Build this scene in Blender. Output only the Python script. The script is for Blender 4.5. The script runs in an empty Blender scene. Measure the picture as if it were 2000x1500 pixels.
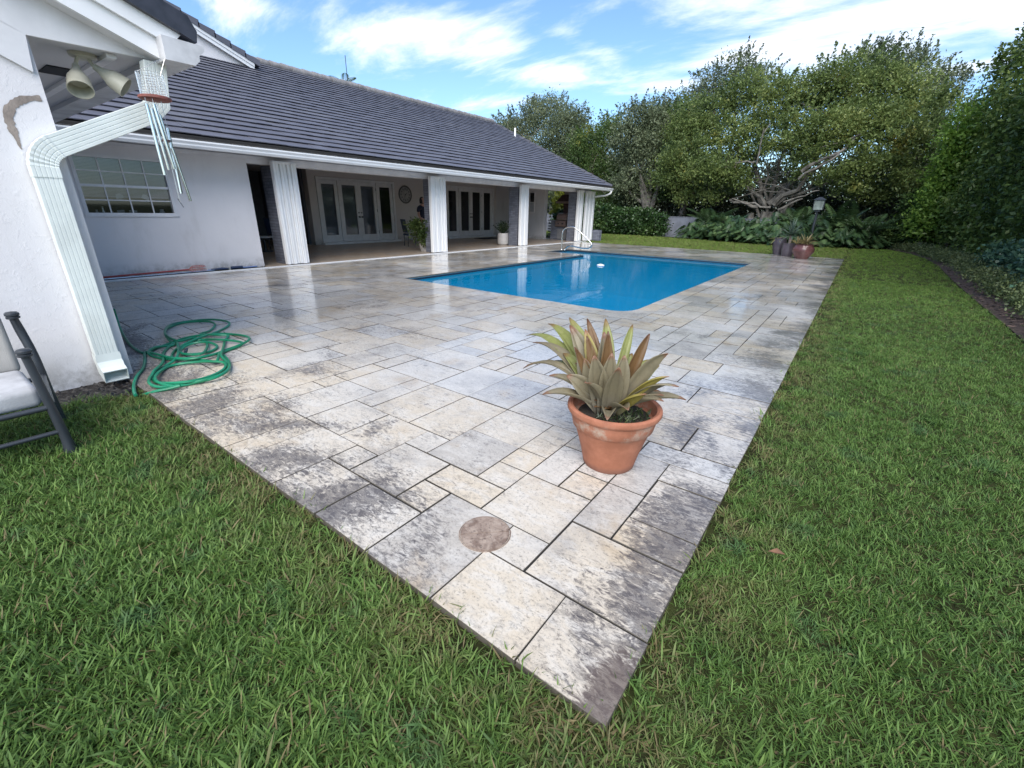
import bpy, math, random
import numpy as np
from mathutils import Vector, Matrix
random.seed(7)
RNG = np.random.default_rng(11)
S = bpy.context.scene
C = S.collection
rad = math.radians

# ------------------------------------------------------------------ camera, sky, sun, exposure
cd = bpy.data.cameras.new('camera')
cam = bpy.data.objects.new('camera', cd)
C.objects.link(cam)
CAM = np.array([[0.7992713060523619, 0.2366306038835633, -0.5524231499738692],
                [0.6006145534881787, -0.2828981592516784, 0.7478173504474256],
                [0.02067697897535914, -0.9295023339388193, -0.3682361657180625]])
H = 1.4
right, down, fwd = CAM[:, 0], CAM[:, 1], CAM[:, 2]
mw = Matrix.Identity(4)
for r in range(3):
    mw[r][0] = right[r]; mw[r][1] = -down[r]; mw[r][2] = -fwd[r]
mw[2][3] = H
cam.matrix_world = mw
cd.sensor_fit = 'HORIZONTAL'; cd.sensor_width = 36.0; cd.lens = 36.0 * 859.11 / 2000.0
cd.clip_start = 0.05; cd.clip_end = 800
S.camera = cam

SUN_EL, SUN_AZ = 44.0, 152.0          # azimuth: clockwise from +Y
world = bpy.data.worlds.new('World'); S.world = world
world.use_nodes = True
wt = world.node_tree; wn = wt.nodes; wl = wt.links
wn.clear()
out = wn.new('ShaderNodeOutputWorld'); bg = wn.new('ShaderNodeBackground')
sky = wn.new('ShaderNodeTexSky'); sky.sky_type = 'NISHITA'; sky.sun_disc = False
sky.sun_elevation = rad(SUN_EL); sky.sun_rotation = rad(SUN_AZ)
sky.air_density = 1.0; sky.dust_density = 0.6; sky.ozone_density = 1.6; sky.altitude = 0
tc = wn.new('ShaderNodeTexCoord'); sep = wn.new('ShaderNodeSeparateXYZ')
wl.new(tc.outputs['Generated'], sep.inputs[0])
def wmath(op, a, b=None, c=None, clamp=False):
    n = wn.new('ShaderNodeMath'); n.operation = op; n.use_clamp = clamp
    for k, v in enumerate((a, b, c)):
        if v is None: continue
        if isinstance(v, (int, float)): n.inputs[k].default_value = v
        else: wl.new(v, n.inputs[k])
    return n.outputs[0]
zc = wmath('MAXIMUM', sep.outputs[2], 0.0)
zd = wmath('ADD', zc, 0.16)
px_ = wmath('DIVIDE', sep.outputs[0], zd); py_ = wmath('DIVIDE', sep.outputs[1], zd)
cmb = wn.new('ShaderNodeCombineXYZ'); wl.new(px_, cmb.inputs[0]); wl.new(py_, cmb.inputs[1])
mp = wn.new('ShaderNodeMapping'); mp.inputs['Rotation'].default_value = (0, 0, rad(-28)); mp.inputs['Scale'].default_value = (0.55, 1.25, 1)
mp.inputs['Location'].default_value = (3.1, 1.7, 0)
wl.new(cmb.outputs[0], mp.inputs[0])
n1 = wn.new('ShaderNodeTexNoise'); n1.inputs['Scale'].default_value = 2.1; n1.inputs['Detail'].default_value = 10; n1.inputs['Roughness'].default_value = 0.62
n1.inputs['Distortion'].default_value = 0.35
wl.new(mp.outputs[0], n1.inputs['Vector'])
n2 = wn.new('ShaderNodeTexNoise'); n2.inputs['Scale'].default_value = 0.45; n2.inputs['Detail'].default_value = 3
wl.new(mp.outputs[0], n2.inputs['Vector'])
cv = wmath('ADD', wmath('MULTIPLY', n1.outputs['Fac'], 0.95), wmath('MULTIPLY', n2.outputs['Fac'], 0.15))
def blob(cx, cy, ang, sx, sy):
    m_ = wn.new('ShaderNodeMapping'); m_.vector_type = 'TEXTURE'
    m_.inputs['Location'].default_value = (cx, cy, 0); m_.inputs['Rotation'].default_value = (0, 0, rad(ang)); m_.inputs['Scale'].default_value = (sx, sy, 1)
    wl.new(cmb.outputs[0], m_.inputs[0])
    l_ = wn.new('ShaderNodeVectorMath'); l_.operation = 'LENGTH'; wl.new(m_.outputs[0], l_.inputs[0])
    r_ = wn.new('ShaderNodeMapRange'); r_.interpolation_type = 'SMOOTHSTEP'
    r_.inputs['From Min'].default_value = 1.25; r_.inputs['From Max'].default_value = 0.15; wl.new(l_.outputs['Value'], r_.inputs['Value'])
    return r_.outputs[0]
# the bank of cloud over the roof, a wisp beside it and the veil to the right
for bq, wgt in ((blob(-1.52, 1.66, 61, 0.95, 0.30), 0.22), (blob(-1.08, 1.90, 75, 0.26, 0.09), 0.13), (blob(-1.98, 1.40, 60, 0.30, 0.14), 0.09), (blob(0.2, 2.35, 10, 1.25, 0.62), 0.24), (blob(-1.9, 0.9, 60, 0.2, .12), .08), (blob(-0.85, 2.5, 40, 0.3, .12), .12)):
    cv = wmath('ADD', cv, wmath('MULTIPLY', bq, wgt))
cr = wn.new('ShaderNodeMapRange'); cr.interpolation_type = 'SMOOTHSTEP'
cr.inputs['From Min'].default_value = 0.58; cr.inputs['From Max'].default_value = 0.86
wl.new(cv, cr.inputs['Value'])
cm = wmath('MULTIPLY', cr.outputs[0], 0.92)
mix = wn.new('ShaderNodeMix'); mix.data_type = 'RGBA'
wl.new(cm, mix.inputs['Factor']); 
sm = wn.new('ShaderNodeMix'); sm.data_type = 'RGBA'; sm.blend_type = 'MULTIPLY'; sm.inputs['Factor'].default_value = 1.0
wl.new(sky.outputs[0], sm.inputs[6]); sm.inputs[7].default_value = (0.66, 0.79, 0.91, 1)
wl.new(sm.outputs[2], mix.inputs[6]); mix.inputs[7].default_value = (5.6, 5.8, 6.1, 1)
bg.inputs['Strength'].default_value = 0.12
wl.new(mix.outputs[2], bg.inputs['Color']); wl.new(bg.outputs[0], out.inputs['Surface'])

sl = bpy.data.lights.new('sun', 'SUN'); sl.energy = 2.8; sl.angle = rad(60); sl.color = (1.0, 0.95, 0.88)
sun = bpy.data.objects.new('sun', sl); C.objects.link(sun)
sd = Vector((math.sin(rad(SUN_AZ)) * math.cos(rad(SUN_EL)), math.cos(rad(SUN_AZ)) * math.cos(rad(SUN_EL)), math.sin(rad(SUN_EL))))
sun.rotation_euler = sd.to_track_quat('Z', 'Y').to_euler()

S.view_settings.view_transform = 'Standard'; S.view_settings.look = 'None'
S.view_settings.exposure = 1.10; S.view_settings.gamma = 1.0
try: S.view_settings.use_curve_mapping = False
except Exception: pass
S.render.engine = 'CYCLES'
S.cycles.max_bounces = 8; S.cycles.transparent_max_bounces = 12
S.cycles.caustics_reflective = False; S.cycles.caustics_refractive = False
S.cycles.sample_clamp_indirect = 6

def ray(px, py):
    return CAM @ np.array([px - 1000.0, py - 750.0, 859.11])
def gnd(px, py, z=0.0):
    r = ray(px, py); return np.array([0, 0, H]) + r * ((z - H) / r[2])
def onX(px, py, X):
    r = ray(px, py); return np.array([0, 0, H]) + r * (X / r[0])
def onY(px, py, Y):
    r = ray(px, py); return np.array([0, 0, H]) + r * (Y / r[1])
def proj(P):
    P = np.asarray(P, float) - np.array([0, 0, H])
    v = P @ CAM
    z = np.maximum(v[..., 2], 1e-3)
    return 1000 + 859.11 * v[..., 0] / z, 750 + 859.11 * v[..., 1] / z, v[..., 2]

# ------------------------------------------------------------------ mesh helpers
class MB:
    def __init__(s): s.v = []; s.f = []; s.t = []
    def add(s, vs, fs, tone=0.5):
        b = len(s.v); s.v += [tuple(map(float, p)) for p in vs]
        s.f += [tuple(b + i for i in f) for f in fs]; s.t += [tone] * len(fs)
        return s
    def box(s, x0, x1, y0, y1, z0, z1, tone=0.5):
        x0, x1 = min(x0, x1), max(x0, x1); y0, y1 = min(y0, y1), max(y0, y1); z0, z1 = min(z0, z1), max(z0, z1)
        return s.add([(x0, y0, z0), (x1, y0, z0), (x1, y1, z0), (x0, y1, z0), (x0, y0, z1), (x1, y0, z1), (x1, y1, z1), (x0, y1, z1)],
                     [(3, 2, 1, 0), (4, 5, 6, 7), (0, 1, 5, 4), (1, 2, 6, 5), (2, 3, 7, 6), (3, 0, 4, 7)], tone)
    def bevbox(s, x0, x1, y0, y1, z0, z1, b=0.004, tone=0.5, jit=0.0):
        # box with a chamfered top rim (z1)
        j = lambda: random.uniform(-jit, jit)
        lo = [(x0, y0), (x1, y0), (x1, y1), (x0, y1)]
        hi = [(x0 + b, y0 + b), (x1 - b, y0 + b), (x1 - b, y1 - b), (x0 + b, y1 - b)]
        vs = [(x, y, z0) for x, y in lo] + [(x + j(), y + j(), z1 - b) for x, y in lo] + [(x, y, z1) for x, y in hi]
        fs = [(8, 9, 10, 11)]
        for k in range(4):
            n = (k + 1) % 4
            fs += [(k, n, 4 + n, 4 + k), (4 + k, 4 + n, 8 + n, 8 + k)]
        return s.add(vs, fs, tone)
    def prism(s, poly, a0, a1, plane='XZ', tone=0.5):
        # poly extruded along the axis left out; plane 'XZ' extrudes on Y, 'YZ' on X, 'XY' on Z
        def P(u, w, a):
            return {'XZ': (u, a, w), 'YZ': (a, u, w), 'XY': (u, w, a)}[plane]
        n = len(poly)
        vs = [P(u, w, a0) for u, w in poly] + [P(u, w, a1) for u, w in poly]
        fs = [tuple(range(n))[::-1], tuple(range(n, 2 * n))] + [(k, (k + 1) % n, n + (k + 1) % n, n + k) for k in range(n)]
        return s.add(vs, fs, tone)
    def tube(s, pts, r, n=8, cap=True, tone=0.5, sx=1.0):
        pts = [Vector(p) for p in pts]; m = len(pts)
        rs = [r] * m if isinstance(r, (int, float)) else list(r)
        vs = []; prev = None
        for i, p in enumerate(pts):
            t = (pts[min(i + 1, m - 1)] - pts[max(i - 1, 0)])
            if t.length < 1e-9: t = Vector((0, 0, 1))
            t.normalize()
            if prev is None:
                a = Vector((0, 0, 1)) if abs(t.z) < 0.9 else Vector((1, 0, 0))
                u = t.cross(a).normalized()
            else:
                u = (prev - t * prev.dot(t)); u = u.normalized() if u.length > 1e-6 else t.orthogonal().normalized()
            prev = u; w = t.cross(u)
            for k in range(n):
                an = 2 * math.pi * k / n
                vs.append(p + (u * math.cos(an) * sx + w * math.sin(an)) * rs[i])
        fs = [(i * n + k, i * n + (k + 1) % n, (i + 1) * n + (k + 1) % n, (i + 1) * n + k) for i in range(m - 1) for k in range(n)]
        if cap: fs += [tuple(range(n))[::-1], tuple((m - 1) * n + k for k in range(n))]
        return s.add(vs, fs, tone)
    def lathe(s, prof, c, n=24, tone=0.5, axis='Z', closed=False):
        vs = []; cx, cy, cz = c
        for r, z in prof:
            for k in range(n):
                a = 2 * math.pi * k / n
                if axis == 'Z': vs.append((cx + r * math.cos(a), cy + r * math.sin(a), cz + z))
                elif axis == 'X': vs.append((cx + z, cy + r * math.cos(a), cz + r * math.sin(a)))
                else: vs.append((cx + r * math.cos(a), cy + z, cz + r * math.sin(a)))
        m = len(prof)
        fs = [(i * n + k, i * n + (k + 1) % n, (i + 1) * n + (k + 1) % n, (i + 1) * n + k) for i in range(m - 1) for k in range(n)]
        if prof[0][0] > 1e-5 and not closed: fs.append(tuple(range(n))[::-1])
        if prof[-1][0] > 1e-5 and not closed: fs.append(tuple((m - 1) * n + k for k in range(n)))
        return s.add(vs, fs, tone)
    def mesh(s, name, mats, origin=(0, 0, 0), smooth=False):
        me = bpy.data.meshes.new(name)
        o = origin
        me.from_pydata([(x - o[0], y - o[1], z - o[2]) for x, y, z in s.v], [], s.f)
        for m in (mats if isinstance(mats, (list, tuple)) else [mats]): me.materials.append(m)
        at = me.attributes.new('tone', 'FLOAT', 'FACE'); at.data.foreach_set('value', s.t)
        if smooth:
            me.polygons.foreach_set('use_smooth', [True] * len(me.polygons))
            try: me.set_sharp_from_angle(angle=rad(38))
            except Exception: pass
        me.update()
        return me
    def build(s, name, mats, parent=None, smooth=False):
        org = worldloc(parent) if parent else (0, 0, 0)
        me = s.mesh(name, mats, org, smooth)
        return link(name, me, parent)

def worldloc(o):
    p = Vector((0, 0, 0))
    while o is not None:
        p = p + o.location; o = o.parent
    return p
def link(name, me, parent=None, loc=(0, 0, 0)):
    o = bpy.data.objects.new(name, me); C.objects.link(o)
    o.location = loc
    if parent: o.parent = parent
    return o
def tag(o, label=None, cat=None, group=None, kind=None):
    if label: o['label'] = label
    if cat: o['category'] = cat
    if group: o['group'] = group
    if kind: o['kind'] = kind
    return o
def thing(name, label, cat, loc=(0, 0, 0), group=None):
    o = bpy.data.objects.new(name, None); C.objects.link(o); o.location = loc
    o.empty_display_size = 0.1
    return tag(o, label, cat, group)

def np_mesh(name, verts, quads, mat, tone=None, parent=None, smooth=False, tri=False):
    k = 3 if tri else 4
    me = bpy.data.meshes.new(name)
    org = np.array(worldloc(parent)) if parent else np.zeros(3)
    v = (verts - org).astype(np.float32); nq = len(quads)
    me.vertices.add(len(v)); me.vertices.foreach_set('co', v.ravel())
    me.loops.add(nq * k); me.loops.foreach_set('vertex_index', quads.astype(np.int32).ravel())
    me.polygons.add(nq); me.polygons.foreach_set('loop_start', np.arange(0, nq * k, k, dtype=np.int32))
    try: me.polygons.foreach_set('loop_total', np.full(nq, k, dtype=np.int32))
    except Exception: pass
    if tone is not None:
        at = me.attributes.new('tone', 'FLOAT', 'FACE'); at.data.foreach_set('value', tone.astype(np.float32))
    me.materials.append(mat)
    me.update(calc_edges=True); me.validate()
    return link(name, me, parent)

def unit(a):
    return a / np.maximum(np.linalg.norm(a, axis=-1, keepdims=True), 1e-9)

def leaf_quads(pos, L, W, up_bias=0.3, dirs=None, droop=0.0, rng=RNG):
    """rhombic leaves: one quad each, centred at pos"""
    n = len(pos)
    d = rng.normal(size=(n, 3)) if dirs is None else dirs + rng.normal(size=(n, 3)) * 0.5
    d[:, 2] += -droop
    d = unit(d)
    nn = rng.normal(size=(n, 3)); nn[:, 2] += up_bias * 2
    s = unit(np.cross(d, nn)); nrm = np.cross(s, d)
    L = (np.asarray(L) * rng.uniform(0.7, 1.25, n))[:, None]; W = (np.asarray(W) * rng.uniform(0.75, 1.2, n))[:, None]
    a = pos - d * L * 0.5; b = pos + s * W * 0.5 + nrm * W * 0.12; c = pos + d * L * 0.5; e = pos - s * W * 0.5 + nrm * W * 0.12
    v = np.stack([a, b, c, e], 1).reshape(-1, 3)
    q = np.arange(n * 4).reshape(n, 4)
    return v, q

def crown_points(blobs, n, clump=0.45, per=26, shell=0.55, rng=RNG, flat=1.0):
    """leaf positions gathered in clumps through the crown's ellipsoids; returns positions, clump tone, outward dir"""
    vol = np.array([b[3] * b[4] + b[4] * b[5] + b[3] * b[5] for b in blobs], float); vol /= vol.sum()
    P = []; T = []; D = []
    for b, w in zip(blobs, vol):
        m = max(3, int(n * w / per))
        u = unit(rng.normal(size=(m, 3)))
        r = 1 - (1 - shell) * rng.random(m) ** 1.6
        r *= rng.uniform(0.86, 1.1, m)
        c = np.array(b[:3]) + u * r[:, None] * np.array(b[3:6])
        tone = rng.random(m)
        off = rng.normal(size=(m, per, 3)) * clump * rng.uniform(0.6, 1.3, (m, 1, 1)); off[..., 2] *= 0.65 * flat
        P.append((c[:, None, :] + off).reshape(-1, 3))
        T.append((np.repeat(tone, per) * 0.6 + rng.random(m * per) * 0.4))
        D.append(np.repeat(u, per, 0))
    return np.concatenate(P), np.concatenate(T), np.concatenate(D)

def catmull(pts, k=6):
    pts = [np.array(p, float) for p in pts]; out_ = []
    P = [pts[0]] + pts + [pts[-1]]
    for i in range(1, len(P) - 2):
        for j in range(k):
            t = j / k
            out_.append(0.5 * ((2 * P[i]) + (-P[i - 1] + P[i + 1]) * t + (2 * P[i - 1] - 5 * P[i] + 4 * P[i + 1] - P[i + 2]) * t * t + (-P[i - 1] + 3 * P[i] - 3 * P[i + 1] + P[i + 2]) * t ** 3))
    out_.append(pts[-1])
    return out_

# ------------------------------------------------------------------ material helpers
class NT:
    def __init__(s, name):
        s.m = bpy.data.materials.new(name); s.m.use_nodes = True
        s.t = s.m.node_tree; s.n = s.t.nodes
        s.b = s.n['Principled BSDF']; s.o = s.n['Material Output']
    def new(s, ty, **kw):
        n = s.n.new(ty)
        for k, v in kw.items(): setattr(n, k, v)
        return n
    def lk(s, a, b): s.t.links.new(a, b)
    def put(s, sock, v):
        if v is None: return
        if hasattr(v, 'is_linked') or hasattr(v, 'links'): s.lk(v, sock)
        else:
            if isinstance(v, (tuple, list)) and len(v) == 3 and sock.type == 'RGBA': v = (*v, 1)
            sock.default_value = v
    def math(s, op, a, b=None, clamp=False):
        n = s.new('ShaderNodeMath', operation=op, use_clamp=clamp); s.put(n.inputs[0], a); s.put(n.inputs[1], b); return n.outputs[0]
    def noise(s, scale, detail=4, rough=0.5, vec=None, dist=0.0):
        n = s.new('ShaderNodeTexNoise'); n.inputs['Scale'].default_value = scale; n.inputs['Detail'].default_value = detail
        n.inputs['Roughness'].default_value = rough; n.inputs['Distortion'].default_value = dist
        if vec is not None: s.lk(vec, n.inputs['Vector'])
        return n.outputs['Fac']
    def rng(s, v, a, b, c=0.0, d=1.0, smooth=True):
        n = s.new('ShaderNodeMapRange'); n.interpolation_type = 'SMOOTHSTEP' if smooth else 'LINEAR'
        s.put(n.inputs['Value'], v); n.inputs['From Min'].default_value = a; n.inputs['From Max'].default_value = b
        n.inputs['To Min'].default_value = c; n.inputs['To Max'].default_value = d
        return n.outputs[0]
    def mix(s, f, a, b, blend='MIX'):
        n = s.new('ShaderNodeMix', data_type='RGBA', blend_type=blend); s.put(n.inputs['Factor'], f); s.put(n.inputs[6], a); s.put(n.inputs[7], b); return n.outputs[2]
    def pos(s): return s.new('ShaderNodeNewGeometry').outputs['Position']
    def xyz(s, v):
        n = s.new('ShaderNodeSeparateXYZ'); s.lk(v, n.inputs[0]); return n.outputs
    def mapping(s, v, scale=(1, 1, 1), rot=(0, 0, 0)):
        n = s.new('ShaderNodeMapping'); n.inputs['Scale'].default_value = scale; n.inputs['Rotation'].default_value = rot; s.lk(v, n.inputs[0]); return n.outputs[0]
    def attr(s, name='tone'):
        n = s.new('ShaderNodeAttribute'); n.attribute_name = name; return n.outputs['Fac']
    def bump(s, h, strength=0.3, dist=0.01):
        n = s.new('ShaderNodeBump'); n.inputs['Strength'].default_value = strength; n.inputs['Distance'].default_value = dist
        s.put(n.inputs['Height'], h); s.lk(n.outputs[0], s.b.inputs['Normal']); return n.outputs[0]
    def set(s, **kw):
        names = dict(color='Base Color', rough='Roughness', metal='Metallic', spec='Specular IOR Level', coat='Coat Weight', coatr='Coat Roughness', ior='IOR')
        for k, v in kw.items(): s.put(s.b.inputs[names[k]], v)
        return s

def plain(name, col, rough=0.5, metal=0.0, spec=0.5, var=0.12, scale=6.0, bump=0.0, bscale=60, coat=0.0):
    t = NT(name)
    p = t.pos()
    n = t.noise(scale, 5, 0.6, p)
    dark = tuple(c * (1 - var) for c in col); lite = tuple(min(1, c * (1 + var * 0.6)) for c in col)
    t.set(color=t.mix(t.rng(n, 0.3, 0.7), dark, lite), rough=rough, metal=metal, spec=spec, coat=coat)
    if bump: t.bump(t.noise(bscale, 4, 0.6, p), bump, 0.006)
    return t.m

def stucco(name, col, stain=0.26):
    t = NT(name); p = t.pos()
    n = t.noise(1.1, 5, 0.6, p); f = t.noise(22, 6, 0.65, p, 0.6); ff = t.noise(95, 3, 0.6, p)
    dirt = t.rng(t.noise(2.2, 7, 0.65, t.mapping(p, (1, 1, 0.35))), 0.5, 0.75)
    z = t.xyz(p)[2]
    foot = t.math('MULTIPLY', t.rng(z, 0.30, 0.0), t.rng(t.noise(6, 7, 0.72, p), 0.36, 0.66))
    c = t.mix(t.rng(n, 0.3, 0.7), tuple(x * 0.94 for x in col), col)
    c = t.mix(t.math('MULTIPLY', dirt, stain), c, (0.38, 0.36, 0.33))
    c = t.mix(t.math('MULTIPLY', foot, 0.65), c, (0.17, 0.15, 0.12))
    t.set(color=c, rough=0.86, spec=0.25)
    h = t.math('ADD', t.math('MULTIPLY', t.rng(f, 0.50, 0.70), 0.6), t.math('MULTIPLY', ff, 0.5))
    t.bump(h, 0.38, 0.004)
    return t.m

def foliage(name, dark, mid, lite, trans=0.3, rough=0.5, yellow=None, yfrac=0.0, spec=0.35, big=0.6):
    t = NT(name); p = t.pos()
    a = t.attr('tone'); n = t.noise(big, 3, 0.5, p)
    f = t.math('ADD', t.math('MULTIPLY', a, 0.6), t.math('MULTIPLY', t.rng(n, 0.3, 0.7), 0.4))
    c = t.mix(t.rng(f, 0.15, 0.55), dark, mid); c = t.mix(t.rng(f, 0.55, 0.95), c, lite)
    if yellow:
        yn = t.noise(0.75, 2, 0.5, p)
        c = t.mix(t.math('MULTIPLY', t.rng(yn, 0.66 - yfrac * 0.3, 0.76 - yfrac * 0.3), t.rng(a, 0.2, 0.8, 0.25, 0.95)), c, yellow)
    t.set(color=c, rough=rough, spec=spec)
    tr = t.new('ShaderNodeBsdfTranslucent'); t.lk(c, tr.inputs['Color'])
    ms = t.new('ShaderNodeMixShader'); ms.inputs[0].default_value = trans
    t.lk(t.b.outputs[0], ms.inputs[1]); t.lk(tr.outputs[0], ms.inputs[2]); t.lk(ms.outputs[0], t.o.inputs['Surface'])
    return t.m

def stone_mat(name, cream, grey, wet=True):
    t = NT(name); p = t.pos(); X, Y, Z = t.xyz(p)
    tone = t.attr('tone')
    tn_ = t.rng(tone, 0.15, 0.85)
    if wet: tn_ = t.math('MULTIPLY', tn_, t.rng(Y, 1.4, 2.6, 0.45, 1.0))
    c = t.mix(tn_, cream, grey)
    if not wet:
        c = t.mix(t.rng(t.noise(6, 7, 0.65, p), 0.4, 0.7, 0, 0.5), c, (0.2, 0.15, 0.11))
        t.set(color=c, rough=0.32, spec=0.45); return t.m
    c = t.mix(t.math('MULTIPLY', t.rng(tone, 0.92, 0.97), 0.35), c, (0.24, 0.22, 0.205))       # an odd darker stone
    sp = t.mapping(p, (1.0, 1.9, 1.0), (0, 0, 0.12))
    vein = t.noise(6, 8, 0.66, sp, 0.7)
    c = t.mix(t.rng(vein, 0.42, 0.66, 0, 0.55), c, (0.63, 0.60, 0.55))
    cloud = t.noise(2.3, 8, 0.66, p, 0.5)
    c = t.mix(t.rng(cloud, 0.48, 0.72, 0, 0.55), c, (0.25, 0.235, 0.225))
    rust = t.noise(1.7, 6, 0.62, t.mapping(p, (1, 1, 1), (0, 0, 0.6)))
    c = t.mix(t.rng(rust, 0.56, 0.70, 0, 0.5), c, (0.42, 0.30, 0.165))
    # coarse sooty mottling, in drifts
    drift = t.rng(t.noise(1.25, 6, 0.68, p, 0.8), 0.36, 0.66)
    mot = t.noise(17, 12, 0.80, sp, 0.9)
    c = t.mix(t.math('MULTIPLY', t.rng(mot, 0.49, 0.62), t.math('MULTIPLY', drift, 0.85)), c, (0.105, 0.098, 0.095))
    # fine pits all over
    pit = t.noise(62, 10, 0.84, t.mapping(p, (1, 1.35, 1)), 0.5)
    pm = t.rng(pit, 0.525, 0.60)
    area = t.rng(t.noise(3.1, 5, 0.65, p), 0.34, 0.66, 0.45, 1.0)
    c = t.mix(t.math('MULTIPLY', t.math('MULTIPLY', pm, area), 0.78), c, (0.080, 0.073, 0.066))
    # black biofilm: large soft blotches along the lawn edges with eroded rims
    ex = t.rng(X, -0.85, -0.26); ey = t.math('MULTIPLY', t.rng(Y, 1.65, 0.90), t.rng(X, -1.15, -1.9))
    edge = t.math('MAXIMUM', ex, ey)
    bf = t.noise(1.05, 8, 0.62, p, 1.0)
    fine = t.math('MULTIPLY', t.math('SUBTRACT', t.noise(30, 8, 0.75, t.mapping(p, (0.7, 1.6, 1)), 0.8), 0.5), 0.95)
    bm = t.rng(t.math('ADD', t.math('ADD', bf, t.math('MULTIPLY', edge, 0.19)), fine), 0.565, 0.72)
    bm = t.math('MULTIPLY', bm, t.rng(mot, 0.58, 0.44, 0.55, 1.0))
    c = t.mix(t.math('MULTIPLY', bm, 0.90), c, (0.055, 0.048, 0.053))
    # dark brown bloom on the very corner stone
    cx_ = t.math('MULTIPLY', t.rng(X, -0.46, -0.28), t.rng(Y, 1.24, 0.98))
    c = t.mix(t.math('MULTIPLY', t.rng(t.math('ADD', cx_, t.math('MULTIPLY', fine, 1.6)), 0.35, 0.75), 0.8), c, (0.095, 0.068, 0.058))
    hole = t.math('MULTIPLY', t.rng(t.noise(15, 4, 0.65, t.mapping(p, (1, 2, 1))), 0.67, 0.71), drift)
    c = t.mix(hole, c, (0.02, 0.02, 0.022))
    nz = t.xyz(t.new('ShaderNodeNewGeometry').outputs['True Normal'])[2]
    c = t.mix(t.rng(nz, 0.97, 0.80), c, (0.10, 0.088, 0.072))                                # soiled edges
    w = t.math('MULTIPLY', t.rng(Y, 1.2, 3.6), t.rng(t.noise(0.7, 4, 0.55, p), 0.25, 0.6, 0.4, 1.0))
    c = t.mix(t.math('MULTIPLY', w, 0.10), c, (0.20, 0.19, 0.18))
    t.set(color=c, rough=t.rng(w, 0, 1, 0.55, 0.30, False), spec=0.45, coat=t.math('MULTIPLY', w, 1.0),
          coatr=t.rng(t.noise(1.7, 6, 0.65, p), 0.35, 0.7, 0.03, 0.17))
    h = t.math('SUBTRACT', t.math('MULTIPLY', vein, 0.5), t.math('ADD', t.math('ADD', pm, t.math('MULTIPLY', mot, 0.6)), t.math('MULTIPLY', hole, 2)))
    t.bump(h, 0.30, 0.004)
    cb = t.new('ShaderNodeBump'); cb.inputs['Strength'].default_value = 0.10; cb.inputs['Distance'].default_value = 0.01
    t.lk(t.noise(12, 5, 0.65, p), cb.inputs['Height']); t.lk(cb.outputs[0], t.b.inputs['Coat Normal'])
    return t.m

M = {}
M['stucco'] = stucco('stucco_white', (0.71, 0.69, 0.70))
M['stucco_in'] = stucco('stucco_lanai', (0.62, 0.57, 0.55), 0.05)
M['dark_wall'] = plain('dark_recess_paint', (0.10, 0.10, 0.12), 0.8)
M['white'] = plain('white_painted_metal', (0.80, 0.80, 0.80), 0.38, var=0.03, scale=3)
M['trim'] = plain('white_painted_trim', (0.72, 0.71, 0.72), 0.55, var=0.08, scale=4)
M['mint'] = plain('mint_white_aluminium', (0.67, 0.71, 0.68), 0.36, var=0.10, scale=3)
t = NT('weathered_fascia'); p = t.pos(); g = t.rng(t.noise(9, 6, 0.7, t.mapping(p, (1, 1, 3))), 0.48, 0.66)
t.set(color=t.mix(t.math('MULTIPLY', g, 0.45), (0.62, 0.61, 0.6), (0.22, 0.21, 0.2)), rough=0.6); M['fascia'] = t.m
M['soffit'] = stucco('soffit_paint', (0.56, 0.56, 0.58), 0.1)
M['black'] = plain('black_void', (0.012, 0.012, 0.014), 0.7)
t = NT('slate_grey_roof_tile'); p = t.pos(); a = t.attr('tone')
n = t.noise(1.2, 6, 0.65, p); f = t.noise(40, 4, 0.6, p)
oi = t.new('ShaderNodeObjectInfo').outputs['Random']
c = t.mix(t.math('ADD', t.math('MULTIPLY', a, 0.5), t.math('MULTIPLY', oi, 0.5)), (0.088, 0.090, 0.112), (0.128, 0.130, 0.155))
c = t.mix(t.rng(n, 0.5, 0.75, 0, 0.4), c, (0.17, 0.17, 0.18))
t.set(color=c, rough=0.55, spec=0.4); t.bump(f, 0.25, 0.004); M['tile'] = t.m
M['ridge'] = plain('pale_grey_ridge_tile', (0.21, 0.20, 0.20), 0.75, var=0.3, scale=5, bump=0.3)
M['rake'] = plain('dark_glazed_rake_tile', (0.035, 0.035, 0.045), 0.35, var=0.35, scale=8)
t = NT('painted_grey_brick'); a = t.attr('tone'); p = t.pos()
t.set(color=t.mix(a, (0.125, 0.135, 0.17), (0.20, 0.21, 0.25)), rough=0.7); t.bump(t.noise(60, 4, 0.6, p), 0.3, 0.004); M['brick'] = t.m
M['mortar'] = plain('grey_painted_mortar', (0.085, 0.09, 0.115), 0.85)
t = NT('reddish_brick'); a = t.attr('tone'); t.set(color=t.mix(a, (0.10, 0.055, 0.05), (0.17, 0.09, 0.075)), rough=0.8); M['redbrick'] = t.m
M['stone'] = stone_mat('travertine_paver', (0.56, 0.48, 0.37), (0.54, 0.525, 0.50))
M['lanai_stone'] = stone_mat('lanai_travertine', (0.50, 0.38, 0.27), (0.46, 0.39, 0.32), False)
M['joint'] = plain('black_joint_grit', (0.018, 0.017, 0.016), 0.9, bump=0.4)
t = NT('brown_skimmer_lid'); p = t.pos()
c = t.mix(t.rng(t.noise(12, 9, .7, p, .8), .38, .62), (.17, .115, .085), (.36, .28, .22)); c = t.mix(t.rng(t.noise(60, 9, .8, p), .53, .62, 0, .75), c, (.07, .05, .04)); c = t.mix(t.rng(t.noise(7, 6, .6, p), .55, .7, 0, .6), c, (.40, .36, .31))
t.set(color=c, rough=.6); t.bump(t.noise(60, 8, .75, p), .4, .004); M['drain'] = t.m
t = NT('lawn_soil'); p = t.pos()
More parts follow.
